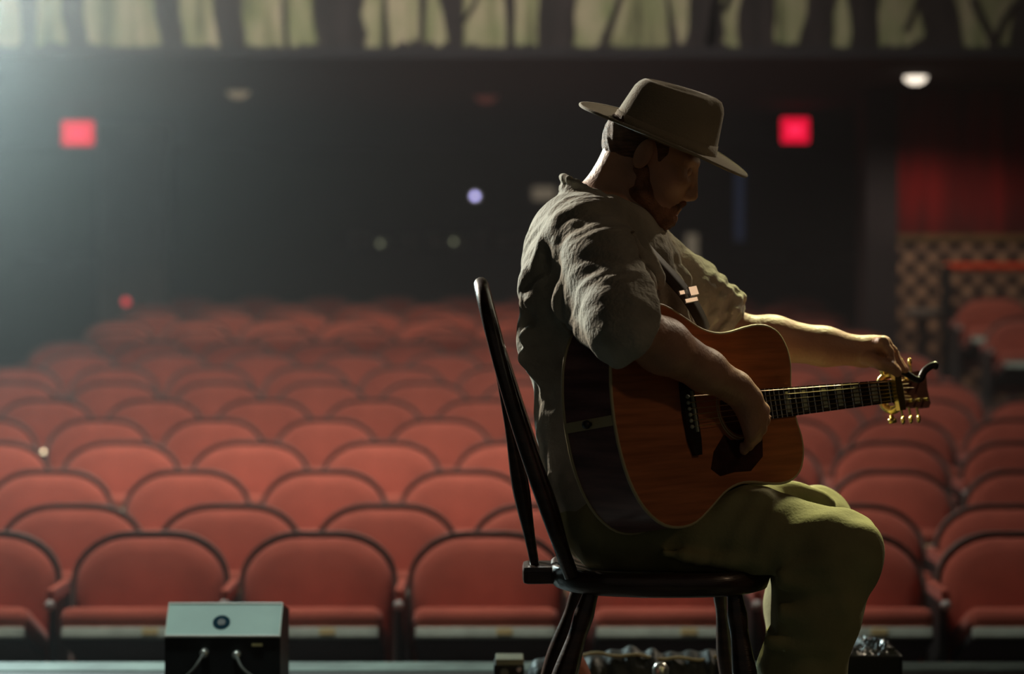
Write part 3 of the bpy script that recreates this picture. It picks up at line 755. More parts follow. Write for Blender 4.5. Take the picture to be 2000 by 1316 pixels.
obj('binding', outline_tube(lambda s: -0.001, 0.0032), M_BIND, gt, True)
obj('binding', outline_tube(lambda s: -gdepth(s)+0.001, 0.0030), M_BIND, gt, True)
bm = bmesh.new(); q = []
for f in np.linspace(0, 1, 9):
    n_ = -0.004-(gdepth(0)-0.006)*f; q.append([bm.verts.new(G(-0.0012, w_, n_)) for w_ in (-0.009, 0.009)])
for A, B in zip(q, q[1:]): bm.faces.new((A[0], A[1], B[1], B[0]))
e = obj('end_strip', bm, M_BIND, gt); m_ = e.modifiers.new('thick', 'SOLIDIFY'); m_.thickness = 0.002; m_.offset = 0
obj('end_pin', lathe(G(-0.001, 0, -0.055), -GA, [(0, 0.004), (0.008, 0.004), (0.010, 0.008), (0.016, 0.007), (0.018, 0.001)], 12), M_EBONY, gt, True)
bm = bmesh.new()
for r_ in (0.056, 0.061): add_tube(bm, [G(HOLE_S+r_*math.cos(a), r_*math.sin(a), 0.0018) for a in [2*math.pi*k/40 for k in range(40)]], 0.0012, 5, True)
obj('rosette', bm, M_BIND, gt)
# pickguard, bridge
pg = [(0.285, -0.047), (0.30, -0.058), (0.335, -0.060), (0.375, -0.050), (0.392, -0.062), (0.385, -0.095), (0.345, -0.118), (0.30, -0.116), (0.258, -0.120), (0.235, -0.105), (0.25, -0.075)]
bm = bmesh.new(); extrude_poly(bm, [G(s, u, 0.0016) for s, u in pg], Vector(GN)*0.0018); obj('pickguard', bm, M_PICK, gt)
BRS = 0.198
bm = bmesh.new(); extrude_poly(bm, [G(BRS+ds, u, 0.001) for ds, u in ((-0.017, -0.05), (-0.020, 0), (-0.017, 0.05), (-0.008, 0.078), (0.010, 0.078), (0.014, 0.05), (0.014, -0.05), (0.010, -0.078), (-0.008, -0.078))], Vector(GN)*0.009)
br = obj('bridge', bm, M_EBONY, gt)
bm = bmesh.new(); extrude_poly(bm, [G(BRS+ds, u, 0.009) for ds, u in ((0.002, -0.037), (0.002, 0.037), (0.006, 0.037), (0.006, -0.037))], Vector(GN)*0.005); obj('saddle', bm, M_PEARL, br)
NECK0, NUT, HEAD = 0.400, 0.838, 1.010
SLEN = NUT-(BRS+0.004)
for k in range(6):
    u = (k-2.5)*0.0108
    obj('bridge_pin', lathe(G(BRS-0.010, u, 0.009), GN, [(0, 0.0025), (0.003, 0.004), (0.006, 0.003), (0.007, 0.0005)], 8), M_PEARL, br, True)
    obj('string', tube([G(BRS-0.006, u, 0.010), G(BRS+0.004, u, 0.0145), G(NUT, (k-2.5)*0.0072, 0.0095), G(HEAD-0.03-0.03*(k % 3), (k-2.5)*0.009, -0.012-0.25*(HEAD-0.05-NUT-0.03*(k % 3)))], 0.0006+0.00012*k, 5), M_STRING, gt)
# fretboard, frets, blocks, neck
def nw(s): return 0.0285-(s-NECK0)/(NUT-NECK0)*0.0065
bm = bmesh.new(); extrude_poly(bm, [G(NECK0, -nw(NECK0), 0.0017), G(NECK0, nw(NECK0), 0.0017), G(NUT, nw(NUT), 0.0017), G(NUT, -nw(NUT), 0.0017)], Vector(GN)*0.006)
fb = obj('fretboard', bm, M_EBONY, gt)
fr = [NUT-SLEN*(1-2**(-k/12)) for k in range(0, 20)]
for k in range(1, 20):
    if fr[k] > NECK0+0.004: obj('fret', tube([G(fr[k], -nw(fr[k]), 0.0080), G(fr[k], nw(fr[k]), 0.0080)], 0.0011, 6), M_CHROME, fb)
for k in (1, 3, 5, 7, 9, 12, 15):
    a, b = fr[k-1], fr[k]; c = (a+b)/2; h = abs(a-b)*0.30
    if c < NECK0: continue
    bm = bmesh.new(); extrude_poly(bm, [G(c-h, -nw(c)*0.72, 0.0076), G(c-h, nw(c)*0.72, 0.0076), G(c+h, nw(c)*0.72, 0.0076), G(c+h, -nw(c)*0.72, 0.0076)], Vector(GN)*0.0006); obj('block_inlay', bm, M_PEARL, fb)
bm = bmesh.new(); rings = []
for s in np.linspace(0.500, NUT+0.004, 14):
    wd = nw(s); dp = 0.024-0.005*(s-0.5)/0.34+0.05*max(0, (0.535-s)/0.035)**2
    rings.append([bm.verts.new(G(s, wd*math.cos(a), 0.0018-dp*math.sin(a))) for a in np.linspace(0, math.pi, 11)])
for A, B in zip(rings, rings[1:]):
    for k in range(10): bm.faces.new((A[k], A[k+1], B[k+1], B[k]))
    bm.faces.new((A[10], A[0], B[0], B[10]))
bm.faces.new(rings[0]); bm.faces.new(list(reversed(rings[-1])))
obj('neck', bm, M_MAHOG, gt, True)
# head, tilted back
def H_(s, u, n): return G(NUT+(s)*0.966+0.259*n, u, -0.259*s+0.966*n)
bm = bmesh.new(); extrude_poly(bm, [H_(*p, 0.001) for p in ((0, 0.0225), (0.03, 0.033), (0.10, 0.036), (0.165, 0.0385), (0.178, 0.03), (0.172, 0), (0.178, -0.03), (0.165, -0.0385), (0.10, -0.036), (0.03, -0.033), (0, -0.0225))],
                                   Vector(H_(0, 0, -0.014)-H_(0, 0, 0.0)))
obj('headstock', bm, M_MAHOG, gt)
obj('nut', tube([G(NUT, -0.022, 0.006), G(NUT, 0.022, 0.006)], 0.0032, 6), M_PEARL, gt)
for sgn in (-1, 1):
    for k in range(3):
        s = 0.05+0.045*k
        tn = obj('tuning_post', tube([H_(s, sgn*0.022, -0.010), H_(s, sgn*0.022, 0.010)], 0.0035, 8), M_GOLD, gt)
        obj('tuning_shaft', tube([H_(s, sgn*0.03, -0.016), H_(s, sgn*0.052, -0.016)], 0.0025, 6), M_GOLD, tn)
        bm = bmesh.new(); bmesh.ops.create_uvsphere(bm, u_segments=10, v_segments=6, radius=0.009)
        for v in bm.verts: v.co = Vector((v.co.x*0.5, v.co.y, v.co.z))
        bmesh.ops.translate(bm, verts=bm.verts, vec=H_(s, sgn*0.058, -0.016)); obj('tuning_button', bm, M_GOLD, tn, True)
# capo clamped just behind the nut
CS = NUT-0.020
cp = thing('capo', 'gold spring capo with a dark lever clamped on the guitar neck', 'capo', tuple(G(CS, 0, 0.01)))
bm = bmesh.new(); extrude_poly(bm, [G(CS+ds, u, 0.0125) for ds, u in ((-0.010, -0.040), (-0.012, 0.0), (-0.010, 0.036), (0.010, 0.036), (0.012, 0.0), (0.010, -0.040))], Vector(GN)*0.009)
obj('pad_bar', bm, M_GOLD, cp)
obj('frame', tube(smooth_path([G(CS, 0.030, 0.016), G(CS+0.002, 0.033, 0.008), G(CS+0.002, 0.033, -0.006), G(CS, 0.024, -0.020), G(CS, 0.004, -0.026)], 20), 0.0085, 10), M_GOLD, cp, True)
obj('jaw', tube(smooth_path([G(CS, -0.030, 0.015), G(CS, -0.036, 0.004), G(CS, -0.036, -0.008), G(CS, -0.026, -0.021), G(CS, -0.004, -0.026)], 20), 0.0085, 10), M_GOLD, cp, True)
obj('spring_barrel', tube([G(CS-0.011, 0.042, -0.004), G(CS+0.014, 0.042, -0.004)], 0.0085, 12), M_GOLD, cp, True)
obj('thumb_screw', lathe(G(CS, -0.046, -0.008), -GU, [(0, 0.004), (0.006, 0.004), (0.007, 0.0085), (0.016, 0.0085), (0.017, 0.003)], 12), M_GOLD, cp, True)
lv = [G(CS+0.010, 0.042, 0.002), G(CS+0.030, 0.037, 0.012)]+[Vector(P(x, y, Y)) for x, y, Y in ((1793, 742, 4.875), (1806, 724, 4.88), (1820, 714, 4.88), (1832, 714, 4.88))]
obj('lever', tube(smooth_path(lv, 20), [0.0070]*17+[0.0078, 0.0085, 0.0085, 0.006], 10), M_EBONY, cp, True)

def guitar_solid(margin):
    ss = np.array([p[0] for p in half_prof[:-2]]+[0.512]); ww = np.array([p[1] for p in half_prof[:-2]]+[0.0])
    def fn(x, y, z):
        X, Y, Z = x-G0[0], y-G0[1], z-G0[2]
        a = GA[0]*X+GA[1]*Y+GA[2]*Z; u = GU[0]*X+GU[1]*Y+GU[2]*Z; n = GN[0]*X+GN[1]*Y+GN[2]*Z
        d = np.maximum(np.abs(u)-np.interp(a, ss, ww), np.maximum(-a, a-0.512))
        d = np.maximum(d, np.maximum(n-0.003, -n-(0.118-0.04*np.clip(a, 0, .5))-0.010))
        return (d-margin).astype(np.float32)
    pts = np.array([G(s_, u_, n_) for s_ in (0, .51) for u_ in (-.2, .2) for n_ in (-.135, .01)])
    return fn, pts.min(0), pts.max(0)
def seat_solid(margin):
    c = np.array([0.275, 4.6, ZSEAT-0.06]); h_ = np.array([0.200, 0.212, 0.052])
    def fn(x, y, z):
        q = [np.abs(v-c[i])-h_[i] for i, v in enumerate((x, y, z))]
        return (np.maximum(np.maximum(q[0], q[1]), q[2])-margin).astype(np.float32)
    return fn, c-h_, c+h_
def clear_of_top(p, r):
    p = np.array(p, float); n = (p-G0)@GN
    return p+GN*max(0.0, r+0.006-n)

# ------------------------------------------------------------------ the seated man
man = thing('person', 'seated man in a tan brimmed hat, khaki shirt and olive trousers bending over a guitar', 'person', (0.25, 4.6, 0.0))
Ym = 4.6
HF = np.array([0.889, 0, -0.457]); HU = np.array([0.457, 0, 0.889]); HS = np.array([0, -1.0, 0])
yaw = math.radians(4)
HO = np.array([0.2500, Ym, 1.2270])
def Hd(f, s, u): return HO+HF*f+HS*s+HU*u
RH = np.array([HF, HS, HU])

SHr, ELr, WRr = P(1168, 468, 4.43), P(1236, 642, 4.215), P(1436, 757, 4.425)
SHl, ELl, WRl = P(1245, 485, 4.77), P(1432, 652, 4.81), P(1688, 687, 4.835)

bd = Field((-0.06, 4.12, 0.02), (0.84, 5.0, 1.36), 0.0042)
# torso, pelvis and legs under the clothes
bd.put(ell(P(1165, 610, Ym), (0.115, 0.155, 0.19)), 0.02)
bd.put(ell(P(1160, 480, Ym), (0.095, 0.17, 0.11)), 0.05)
bd.put(ell(P(1182, 820, Ym), (0.10, 0.135, 0.2)), 0.05)
bd.put(ell(P(1226, 1000, Ym), (0.105, 0.15, 0.100)), 0.05)
HIPr, KNr, ANr = P(1215, 1025, 4.53), P(1618, 1082, 4.47), P(1592, 1560, 4.50)
HIPl, KNl, ANl = P(1215, 1025, 4.68), P(1590, 1028, 4.84), P(1560, 1500, 4.82)
for h_, k_, a_ in ((HIPr, KNr, ANr), (HIPl, KNl, ANl)): bd.chain([h_, k_, a_], [0.07, 0.055, 0.035], 0.03)
# neck and head
bd.put(rc(P(1192, 432, Ym), P(1232, 340, Ym), 0.068, 0.056), 0.03)
bd.put(rc(P(1160, 450, Ym), P(1218, 335, Ym), 0.055, 0.048), 0.03)
bd.put(ell(Hd(0.000, 0, 0.022), (0.086, 0.073, 0.080), RH), 0.02)
bd.put(ell(Hd(0.045, 0, -0.03), (0.056, 0.060, 0.088), RH), 0.03)
bd.put(ell(Hd(0.076, 0, -0.083), (0.026, 0.032, 0.022), RH), 0.02)
for s in (-1, 1):
    bd.put(rc(Hd(0.0, s*0.056, -0.055), Hd(0.07, s*0.03, -0.088), 0.020, 0.018), 0.02)          # jaw
    bd.put(ell(Hd(0.066, s*0.042, -0.018), (0.022, 0.022, 0.02), RH), 0.018)                     # cheekbone
    bd.put(rc(Hd(0.088, s*0.014, 0.027), Hd(0.074, s*0.048, 0.026), 0.010, 0.009), 0.012)         # brow
    bd.put(ell(Hd(0.094, s*0.031, 0.006), (0.012, 0.015, 0.011), RH), 0.010, 'cut')               # eye socket
    bd.put(ell(Hd(-0.006, s*0.079, -0.006), (0.017, 0.007, 0.031), RH), 0.006)                    # ear
    bd.put(ell(Hd(0.0, s*0.087, -0.004), (0.008, 0.005, 0.015), RH), 0.004, 'cut')
    bd.put(ell(Hd(0.104, s*0.012, -0.036), (0.010, 0.008, 0.008), RH), 0.006)                     # nostril wing
bd.put(rc(Hd(0.094, 0, 0.012), Hd(0.113, 0, -0.028), 0.0085, 0.0105), 0.010)
bd.put(ell(Hd(0.098, 0, -0.062), (0.010, 0.022, 0.006), RH), 0.006)
bd.put(ell(Hd(0.095, 0, -0.073), (0.010, 0.020, 0.006), RH), 0.006)
bd.put(rc(Hd(0.110, -0.018, -0.0675), Hd(0.110, 0.018, -0.0675), 0.003, 0.003), 0.003, 'cut')
# arms
def lerp(a, b, t): return a+(b-a)*t
bd.chain([SHr, lerp(SHr, ELr, .5), ELr], [0.056, 0.050, 0.043], 0.03)
bd.chain([ELr, lerp(ELr, WRr, .28), lerp(ELr, WRr, .7), WRr], [0.042, 0.0465, 0.036, 0.029], 0.02)
bd.chain([SHl, lerp(SHl, ELl, .5), ELl], [0.054, 0.048, 0.040], 0.03)
bd.chain([ELl, lerp(ELl, WRl, .30), lerp(ELl, WRl, .7), WRl], [0.040, 0.044, 0.036, 0.029], 0.02)
# right hand over the strings
hr = [P(1468, 790, 4.448)]
bd.put(rc(WRr, P(1462, 778, 4.438), 0.028, 0.026), 0.015)
KR = [P(1490, 800, 4.46), P(1486, 816, 4.452), P(1478, 832, 4.446), P(1466, 846, 4.442)]
for p in KR: bd.put(rc(P(1452, 775, 4.435), p, 0.021, 0.0135), 0.012)
FR = [[(1494, 822, 4.475), (1480, 842, 4.49), (1462, 846, 4.50)], [(1488, 838, 4.465), (1472, 858, 4.482), (1452, 858, 4.492)],
      [(1478, 854, 4.458), (1460, 872, 4.474), (1440, 868, 4.486)], [(1464, 866, 4.452), (1446, 880, 4.466), (1430, 874, 4.478)]]
for p, f in zip(KR, FR): bd.chain([p]+[clear_of_top(P(*q), r_) for q, r_ in zip(f, (0.0095, 0.0086, 0.0075))], [0.0108, 0.0095, 0.0086, 0.0075], 0.004)
bd.chain([P(1446, 772, 4.45), P(1462, 800, 4.478), P(1482, 812, 4.488), P(1498, 816, 4.496)], [0.015, 0.012, 0.0105, 0.0085], 0.008)
# left hand reaching for the capo
bd.put(rc(WRl, P(1706, 684, 4.835), 0.027, 0.026), 0.015)
KL = [P(1724, 668, 4.80), P(1728, 668, 4.822), P(1728, 670, 4.845), P(1724, 674, 4.868)]
for p in KL: bd.put(rc(P(1700, 682, 4.835), p, 0.021, 0.0128), 0.012)
FL = [[(1736, 686, 4.795), (1740, 706, 4.797), (1752, 722, 4.800)], [(1744, 686, 4.818), (1752, 706, 4.820), (1764, 722, 4.822)],
      [(1746, 690, 4.845), (1756, 708, 4.845), (1768, 722, 4.845)], [(1740, 694, 4.872), (1750, 712, 4.87), (1760, 726, 4.865)]]
for p, f in zip(KL, FL): bd.chain([p]+[P(*q) for q in f], [0.0105, 0.0095, 0.0086, 0.0075], 0.004)
bd.chain([P(1696, 700, 4.805), P(1720, 710, 4.785), P(1738, 716, 4.787), P(1752, 728, 4.795)], [0.015, 0.012, 0.0105, 0.009], 0.007)
bd.put(guitar_solid(0.006), 0.004, 'cut'); bd.put(seat_solid(0.008), 0.006, 'cut')
bd.mesh('body', M_SKIN, man)
# eyes
for s in (-1, 1):
    bm = bmesh.new(); bmesh.ops.create_uvsphere(bm, u_segments=12, v_segments=8, radius=0.0115)
    bmesh.ops.translate(bm, verts=bm.verts, vec=Hd(0.0795, s*0.031, 0.006)); obj('eyelid', bm, M_SKIN, man, True)
# hair and beard
fl = Field(HO-0.17, HO+0.17, 0.004)
fl.put(ell(Hd(-0.003, 0, 0.018), (0.089, 0.077, 0.080), RH), 0.01)
fl.put(half(Hd(0.035, 0, 0.0), HF, 0.3), 0.006, 'cut')
fl.put(half(Hd(-0.05, 0, -0.030), -HU+0.25*HF, 0.3), 0.006, 'cut')
fl.put(half(P(1296, 272, Ym)+np.array([0.366, 0, 0.93])*0.012, np.array([0.366, 0, 0.93]), 0.3), 0.004, 'cut')
for s in (-1, 1): fl.put(ell(Hd(0.0, s*0.085, -0.012), (0.026, 0.022, 0.042), RH), 0.006, 'cut')
fl.warp(lambda x, y, z: 0.0015*np.sin(x*260+z*120)*np.sin(y*310+x*90))
fl.mesh('hair', M_HAIR, man)
fl = Field(HO-0.17, HO+0.17, 0.004)
fl.put(ell(Hd(0.076, 0, -0.085), (0.033, 0.042, 0.032), RH), 0.01)
for s in (-1, 1):
    fl.put(rc(Hd(0.004, s*0.062, -0.035), Hd(0.02, s*0.056, -0.068), 0.017, 0.020), 0.015); fl.put(rc(Hd(0.02, s*0.056, -0.068), Hd(0.075, s*0.028, -0.092), 0.020, 0.024), 0.015)
    fl.put(rc(Hd(0.102, s*0.004, -0.051), Hd(0.086, s*0.028, -0.070), 0.008, 0.009), 0.006)
fl.put(rc(Hd(0.115, -0.014, -0.067), Hd(0.115, 0.014, -0.067), 0.012, 0.012), 0.006, 'cut')
fl.warp(lambda x, y, z: 0.002*np.sin(x*230+z*170)*np.sin(y*290+z*150))
fl.mesh('beard', M_BEARD, man)

# shirt
sh = Field((-0.06, 4.12, 0.44), (0.56, 5.0, 1.24), 0.0045)
sh.put(ell(P(1158, 600, Ym), (0.132, 0.172, 0.205)), 0.02)
sh.put(ell(P(1148, 492, Ym), (0.112, 0.188, 0.115)), 0.05)
sh.put(ell(P(1163, 440, Ym), (0.085, 0.125, 0.048)), 0.04)
sh.put(ell(P(1157, 800, Ym), (0.108, 0.142, 0.20)), 0.04)
sh.put(ell(P(1191, 960, Ym), (0.112, 0.155, 0.12)), 0.05)
sh.put(ell(P(1225, 530, Ym+0.02), (0.085, 0.13, 0.12)), 0.05)
sh.put(rc(P(1046, 655, 4.53), P(1052, 690, 4.66), 0.030, 0.030), 0.04)                 # bloused cloth over the belt line
sh.put(rc(P(1060, 600, 4.50), P(1058, 700, 4.50), 0.03, 0.035), 0.05)
# collar: stand and fold
cn = lerp(P(1192, 432, Ym), P(1232, 340, Ym), 0.22)
for k in range(22):
    a0, a1 = [math.radians(-150+300*(k+j)/22) for j in (0, 1)]
    def cp_(a, up): return P(1165, 388, Ym)+np.array([-0.070*math.cos(a)+0.010, 0.074*math.sin(a), 0])+np.array([0.020*(1-math.cos(a)), 0, -0.052*(1-math.cos(a))])+np.array([-0.002, 0, 0.044])*up
    sh.put(rc(cp_(a0, 0), cp_(a1, 0), 0.009, 0.009), 0.010); sh.put(rc(cp_(a0, 0.45), cp_(a1, 0.45), 0.007, 0.007), 0.010); sh.put(rc(cp_(a0, 0.9), cp_(a1, 0.9), 0.0065, 0.0065), 0.008)
# lapel edges running down to the buttons
for s, pp in ((-1, [(1262, 448, 4.545), (1290, 500, 4.53), (1318, 556, 4.54), (1340, 640, 4.55)]), (1, [(1272, 448, 4.64), (1302, 496, 4.63), (1332, 545, 4.62), (1346, 640, 4.60)])):
    sh.chain([P(*q) for q in pp], [0.012, 0.013, 0.014, 0.012], 0.02)
# right sleeve
SE = P(1262, 652, 4.225)
sh.chain([SHr+np.array([-0.02, 0.02, 0.0]), lerp(SHr, ELr, .35), lerp(SHr, ELr, .75), ELr+np.array([-0.008, 0, 0.0]), SE], [0.074, 0.069, 0.065, 0.060, 0.056], 0.045)
sh.put(rc(P(1078, 545, 4.50), P(1095, 590, 4.47), 0.055, 0.045), 0.04)
sh.put(rc(P(1100, 560, 4.50), P(1180, 650, 4.32), 0.050, 0.045), 0.05)
fd = (WRr-ELr)/np.linalg.norm(WRr-ELr)
sh.put(half(P(1238, 642, 4.220), fd*0.9+np.array([0.25, 0, -0.1]), 0.13), 0.006, 'cut')
# left sleeve with a rolled cuff
sh.chain([SHl, lerp(SHl, ELl, .5), lerp(SHl, ELl, .9)], [0.068, 0.060, 0.055], 0.04)
ud = (ELl-SHl)/np.linalg.norm(ELl-SHl)
sh.put(half(lerp(SHl, ELl, 0.93), ud, 0.12), 0.005, 'cut')
# cloth folds: soft ridges and hollows
FOLD = [([(1082, 420), (1120, 405), (1170, 412)], 4.47, .009), ([(1060, 470), (1110, 425), (1175, 422)], 4.46, .010), ([(1048, 520), (1085, 470), (1150, 445)], 4.455, .010),
        ([(1030, 590), (1070, 575), (1102, 545), (1128, 500)], 4.455, .012), ([(1092, 610), (1102, 575), (1130, 540), (1170, 520)], 4.385, .010), ([(1118, 618), (1124, 585), (1150, 555), (1210, 530)], 4.355, .009),
        ([(1145, 632), (1150, 610), (1180, 588), (1230, 560)], 4.33, .009), ([(1025, 660), (1055, 652), (1085, 640)], 4.47, .011), ([(1022, 700), (1048, 698), (1070, 680)], 4.48, .010),
        ([(1232, 520), (1260, 540), (1272, 572)], 4.36, .008), ([(1240, 490), (1272, 520), (1290, 560)], 4.40, .008), ([(1250, 465), (1262, 500), (1282, 530)], 4.46, .007),
        ([(1150, 500), (1200, 500), (1250, 520)], 4.375, .007), ([(1160, 560), (1215, 590), (1250, 600)], 4.30, .007), ([(1175, 605), (1220, 625), (1262, 625)], 4.265, .007)]
for pts, Y, r in FOLD:
    c = [P(x, y, Y) for x, y in pts]
    sp = smooth_path(c, 8); n = len(sp)
    sh.chain(sp, [r*(0.45+0.75*math.sin(math.pi*(k+.5)/n)) for k in range(n)], 0.016)
for k in range(4):                                                                     # rings of the bunched left sleeve
    t = 0.52+0.11*k; c = lerp(SHl, ELl, t); u1 = np.cross(ud, [0, 1, 0]); u1 /= np.linalg.norm(u1); u2 = np.cross(ud, u1)
    ring = [c+(u1*math.cos(a)+u2*math.sin(a))*0.0635+ud*0.008*math.sin(3*a+k) for a in np.linspace(0, 2*math.pi, 13)]
    sh.chain(ring, [0.0085]*13, 0.010)
def wr(x, y, z):
    a = np.sin(38*x+22*z+6*np.sin(19*y+7*z))*np.sin(31*z-24*x+5*np.sin(23*x+11*y))
    b = np.sin(75*x-60*z+4*np.sin(40*z+y*30))*np.sin(55*z+20*y)
    return 0.0018*a+0.0012*b
sh.warp(wr)
sh.put(guitar_solid(0.001), 0.004, 'cut'); sh.put(seat_solid(0.001), 0.006, 'cut')
sh.mesh('shirt', M_SHIRT, man)

# trousers
tr = Field((0.0, 4.28, 0.05), (0.78, 5.02, 0.74), 0.005)
tr.put(ell(P(1206, 1000, Ym), (0.118, 0.168, 0.112)), 0.02)
MIDr, MIDl = P(1470, 1046, 4.495), P(1480, 1018, 4.78)
tr.chain([HIPr, MIDr, P(1622, 1085, 4.465)], [0.088, 0.086, 0.081], 0.03)
tr.chain([P(1622, 1085, 4.465), P(1590, 1200, 4.47), P(1560, 1330, 4.48), P(1588, 1545, 4.5)], [0.081, 0.080, 0.075, 0.07], 0.03)
tr.chain([HIPl, MIDl, P(1592, 1030, 4.84)], [0.086, 0.080, 0.074], 0.03)
tr.chain([P(1592, 1030, 4.84), P(1570, 1180, 4.83), P(1555, 1480, 4.82)], [0.074, 0.072, 0.066], 0.03)
tr.put(ell(P(1690, 1075, 4.46), (0.022, 0.05, 0.05)), 0.04)
for pts, Y, r in (([(1400, 1000), (1440, 985), (1500, 975)], 4.45, .010), ([(1540, 1120), (1580, 1105), (1620, 1100)], 4.40, .010), ([(1520, 1135), (1570, 1140), (1625, 1130)], 4.40, .010),
                  ([(1300, 1080), (1400, 1095), (1480, 1090)], 4.42, .008), ([(1530, 960), (1570, 962), (1620, 985)], 4.76, .010), ([(1510, 1190), (1560, 1200), (1640, 1180)], 4.40, .008), ([(1500, 1250), (1560, 1265), (1620, 1260)], 4.41, .008)):
    sp = smooth_path([P(x, y, Y) for x, y in pts], 6); tr.chain(sp, [r]*len(sp), 0.02)
tr.warp(lambda x, y, z: 0.003*np.sin(34*x+18*z+5*np.sin(17*y+6*z))*np.sin(29*z-22*x+4*np.sin(21*x)))
tr.put(half((0.4, 4.6, 0.085), (0, 0, -1), 0.5), 0.004, 'cut')
tr.put(guitar_solid(0.001), 0.004, 'cut'); tr.put(seat_solid(0.0), 0.006, 'cut')
tr.mesh('trousers', M_TROU, man)
for an, nm in ((P(1592, 1560, 4.5), 'r'), (P(1558, 1500, 4.82), 'l')):
    sfl = Field((an[0]-0.13, an[1]-0.09, -0.01), (an[0]+0.24, an[1]+0.09, 0.22), 0.005)
    ax, ay = an[0], an[1]
    sfl.chain([(ax, ay, 0.17), (ax-0.005, ay, 0.06)], [0.045, 0.048], 0.03)
    sfl.chain([(ax-0.02, ay, 0.045), (ax+0.08, ay, 0.048), (ax+0.15, ay, 0.036)], [0.042, 0.042, 0.036], 0.03)
    sfl.put(half((ax, ay, 0.003), (0, 0, -1), 0.4), 0.004, 'cut')
    sfl.mesh('boot', M_BOOT, man)

# hat
hang = math.radians(21.5)
hatF = np.array([math.cos(hang), 0, -math.sin(hang)]); hatU0 = np.array([math.sin(hang), 0, math.cos(hang)]); hatS0 = np.array([0, -1.0, 0])
roll = math.radians(10)
hatS = hatS0*math.cos(roll)-hatU0*math.sin(roll); hatU = hatU0*math.cos(roll)+hatS0*math.sin(roll)
HC = P(1296, 272, Ym)
def HT(f, s, u): return Vector(HC+hatF*f+hatS*s+hatU*u)
NSEG = 64
def crown_pt(a, t):
    """t 0 base .. 1 shoulder of the crown"""
    ca, sa = math.cos(a), math.sin(a)
    fx = 0.104-0.020*t; sx = 0.086-0.022*t
    pinch = 1-0.10*t*math.exp(-((a-0.6)/0.35)**2)-0.10*t*math.exp(-((a-(2*math.pi-0.6))/0.35)**2)
    hgt = 0.098+0.006*ca
    return (fx*ca*pinch-0.008*t*0, sx*sa*pinch, hgt*t)
bm = bmesh.new(); rings = []
for t in (0, 0.1, 0.25, 0.45, 0.65, 0.82, 0.92, 0.975, 1.0):
    k = 1.0 if t < 0.8 else 1-0.10*((t-0.8)/0.2)**2
    rings.append([(crown_pt(a, t)[0]*k, crown_pt(a, t)[1]*k, crown_pt(a, t)[2]) for a in [2*math.pi*q/NSEG for q in range(NSEG)]])
for s_, dz in ((0.86, 0.003), (0.66, 0.000), (0.42, -0.008), (0.18, -0.011)):
    rings.append([(p[0]*s_/1.0*1.0, p[1]*s_, p[2]+dz-0.0*abs(p[0])) for p in rings[8]])
V = [[bm.verts.new(HT(*p)) for p in r] for r in rings]
for A, B in zip(V, V[1:]):
    for k in range(NSEG): bm.faces.new((A[k], A[(k+1) % NSEG], B[(k+1) % NSEG], B[k]))
bm.faces.new(V[-1])
hat = obj('hat', bm, M_FELT, man, True)
hat['label'] = 'tan felt brimmed hat'
md = hat.modifiers.new('thick', 'SOLIDIFY'); md.thickness = 0.003; md.offset = -1
def brim_pt(a, t):
    ca, sa = math.cos(a), math.sin(a)
    fx = 0.102+(0.169-0.102)*t; sx = 0.084+(0.148-0.084)*t
    z = t*(0.012*sa*sa-0.006*max(0, ca)+0.004*max(0, -ca))+0.004*(1-t)**2
    return (fx*ca, sx*sa, z)
bm = bmesh.new(); rings = []
for t in (0, 0.12, 0.3, 0.5, 0.7, 0.88, 1.0): rings.append([brim_pt(2*math.pi*q/NSEG, t) for q in range(NSEG)])
V = [[bm.verts.new(HT(*p)) for p in r] for r in rings]
for A, B in zip(V, V[1:]):
    for k in range(NSEG): bm.faces.new((A[k], A[(k+1) % NSEG], B[(k+1) % NSEG], B[k]))
brim = obj('brim', bm, M_FELT, hat, True)
md = brim.modifiers.new('thick', 'SOLIDIFY'); md.thickness = 0.004; md.offset = 0
obj('brim_edge', tube([HT(*brim_pt(2*math.pi*q/NSEG, 1.0)) for q in range(NSEG)], 0.0030, 8, True), M_FELT, hat, True)
bm = bmesh.new(); V = []
for t in (0.02, 0.12, 0.24):
    V.append([bm.verts.new(HT(crown_pt(a, t)[0]*1.004, crown_pt(a, t)[1]*1.004, crown_pt(a, t)[2])) for a in [2*math.pi*q/NSEG for q in range(NSEG)]])
for A, B in zip(V, V[1:]):
    for k in range(NSEG): bm.faces.new((A[k], A[(k+1) % NSEG], B[(k+1) % NSEG], B[k]))
bnd = obj('hat_band', bm, M_FELT, hat, True)
md = bnd.modifiers.new('thick', 'SOLIDIFY'); md.thickness = 0.0015; md.offset = 0

# guitar strap across the chest
st = thing('guitar_strap', 'brown guitar strap with a bright metal buckle across the chest', 'strap', tuple(P(1345, 575, 4.56)))
def ribbon(pts, w_, nrm, th=0.003):
    bm = bmesh.new(); sp = smooth_path(pts, 24); q = []
    for i, p in enumerate(sp):
        t_ = sp[min(i+1, len(sp)-1)]-sp[max(i-1, 0)]; t_ = t_/np.linalg.norm(t_)
        s_ = np.cross(t_, nrm); s_ /= np.linalg.norm(s_); q.append((bm.verts.new(p+s_*w_/2), bm.verts.new(p-s_*w_/2)))
    for A, B in zip(q, q[1:]): bm.faces.new((A[0], A[1], B[1], B[0]))
    return bm
o = obj('band', ribbon([P(1215, 425, 4.47), P(1262, 488, 4.455), P(1305, 535, 4.465), P(1342, 578, 4.485), P(1368, 622, 4.505), P(1379, 648, 4.525)], 0.030, np.array([0.62, -0.75, 0.2])), M_STRAP, st, True)
md = o.modifiers.new('thick', 'SOLIDIFY'); md.thickness = 0.003; md.offset = 0
bn = Vector((0.415, -0.855, 0.31)).normalized()
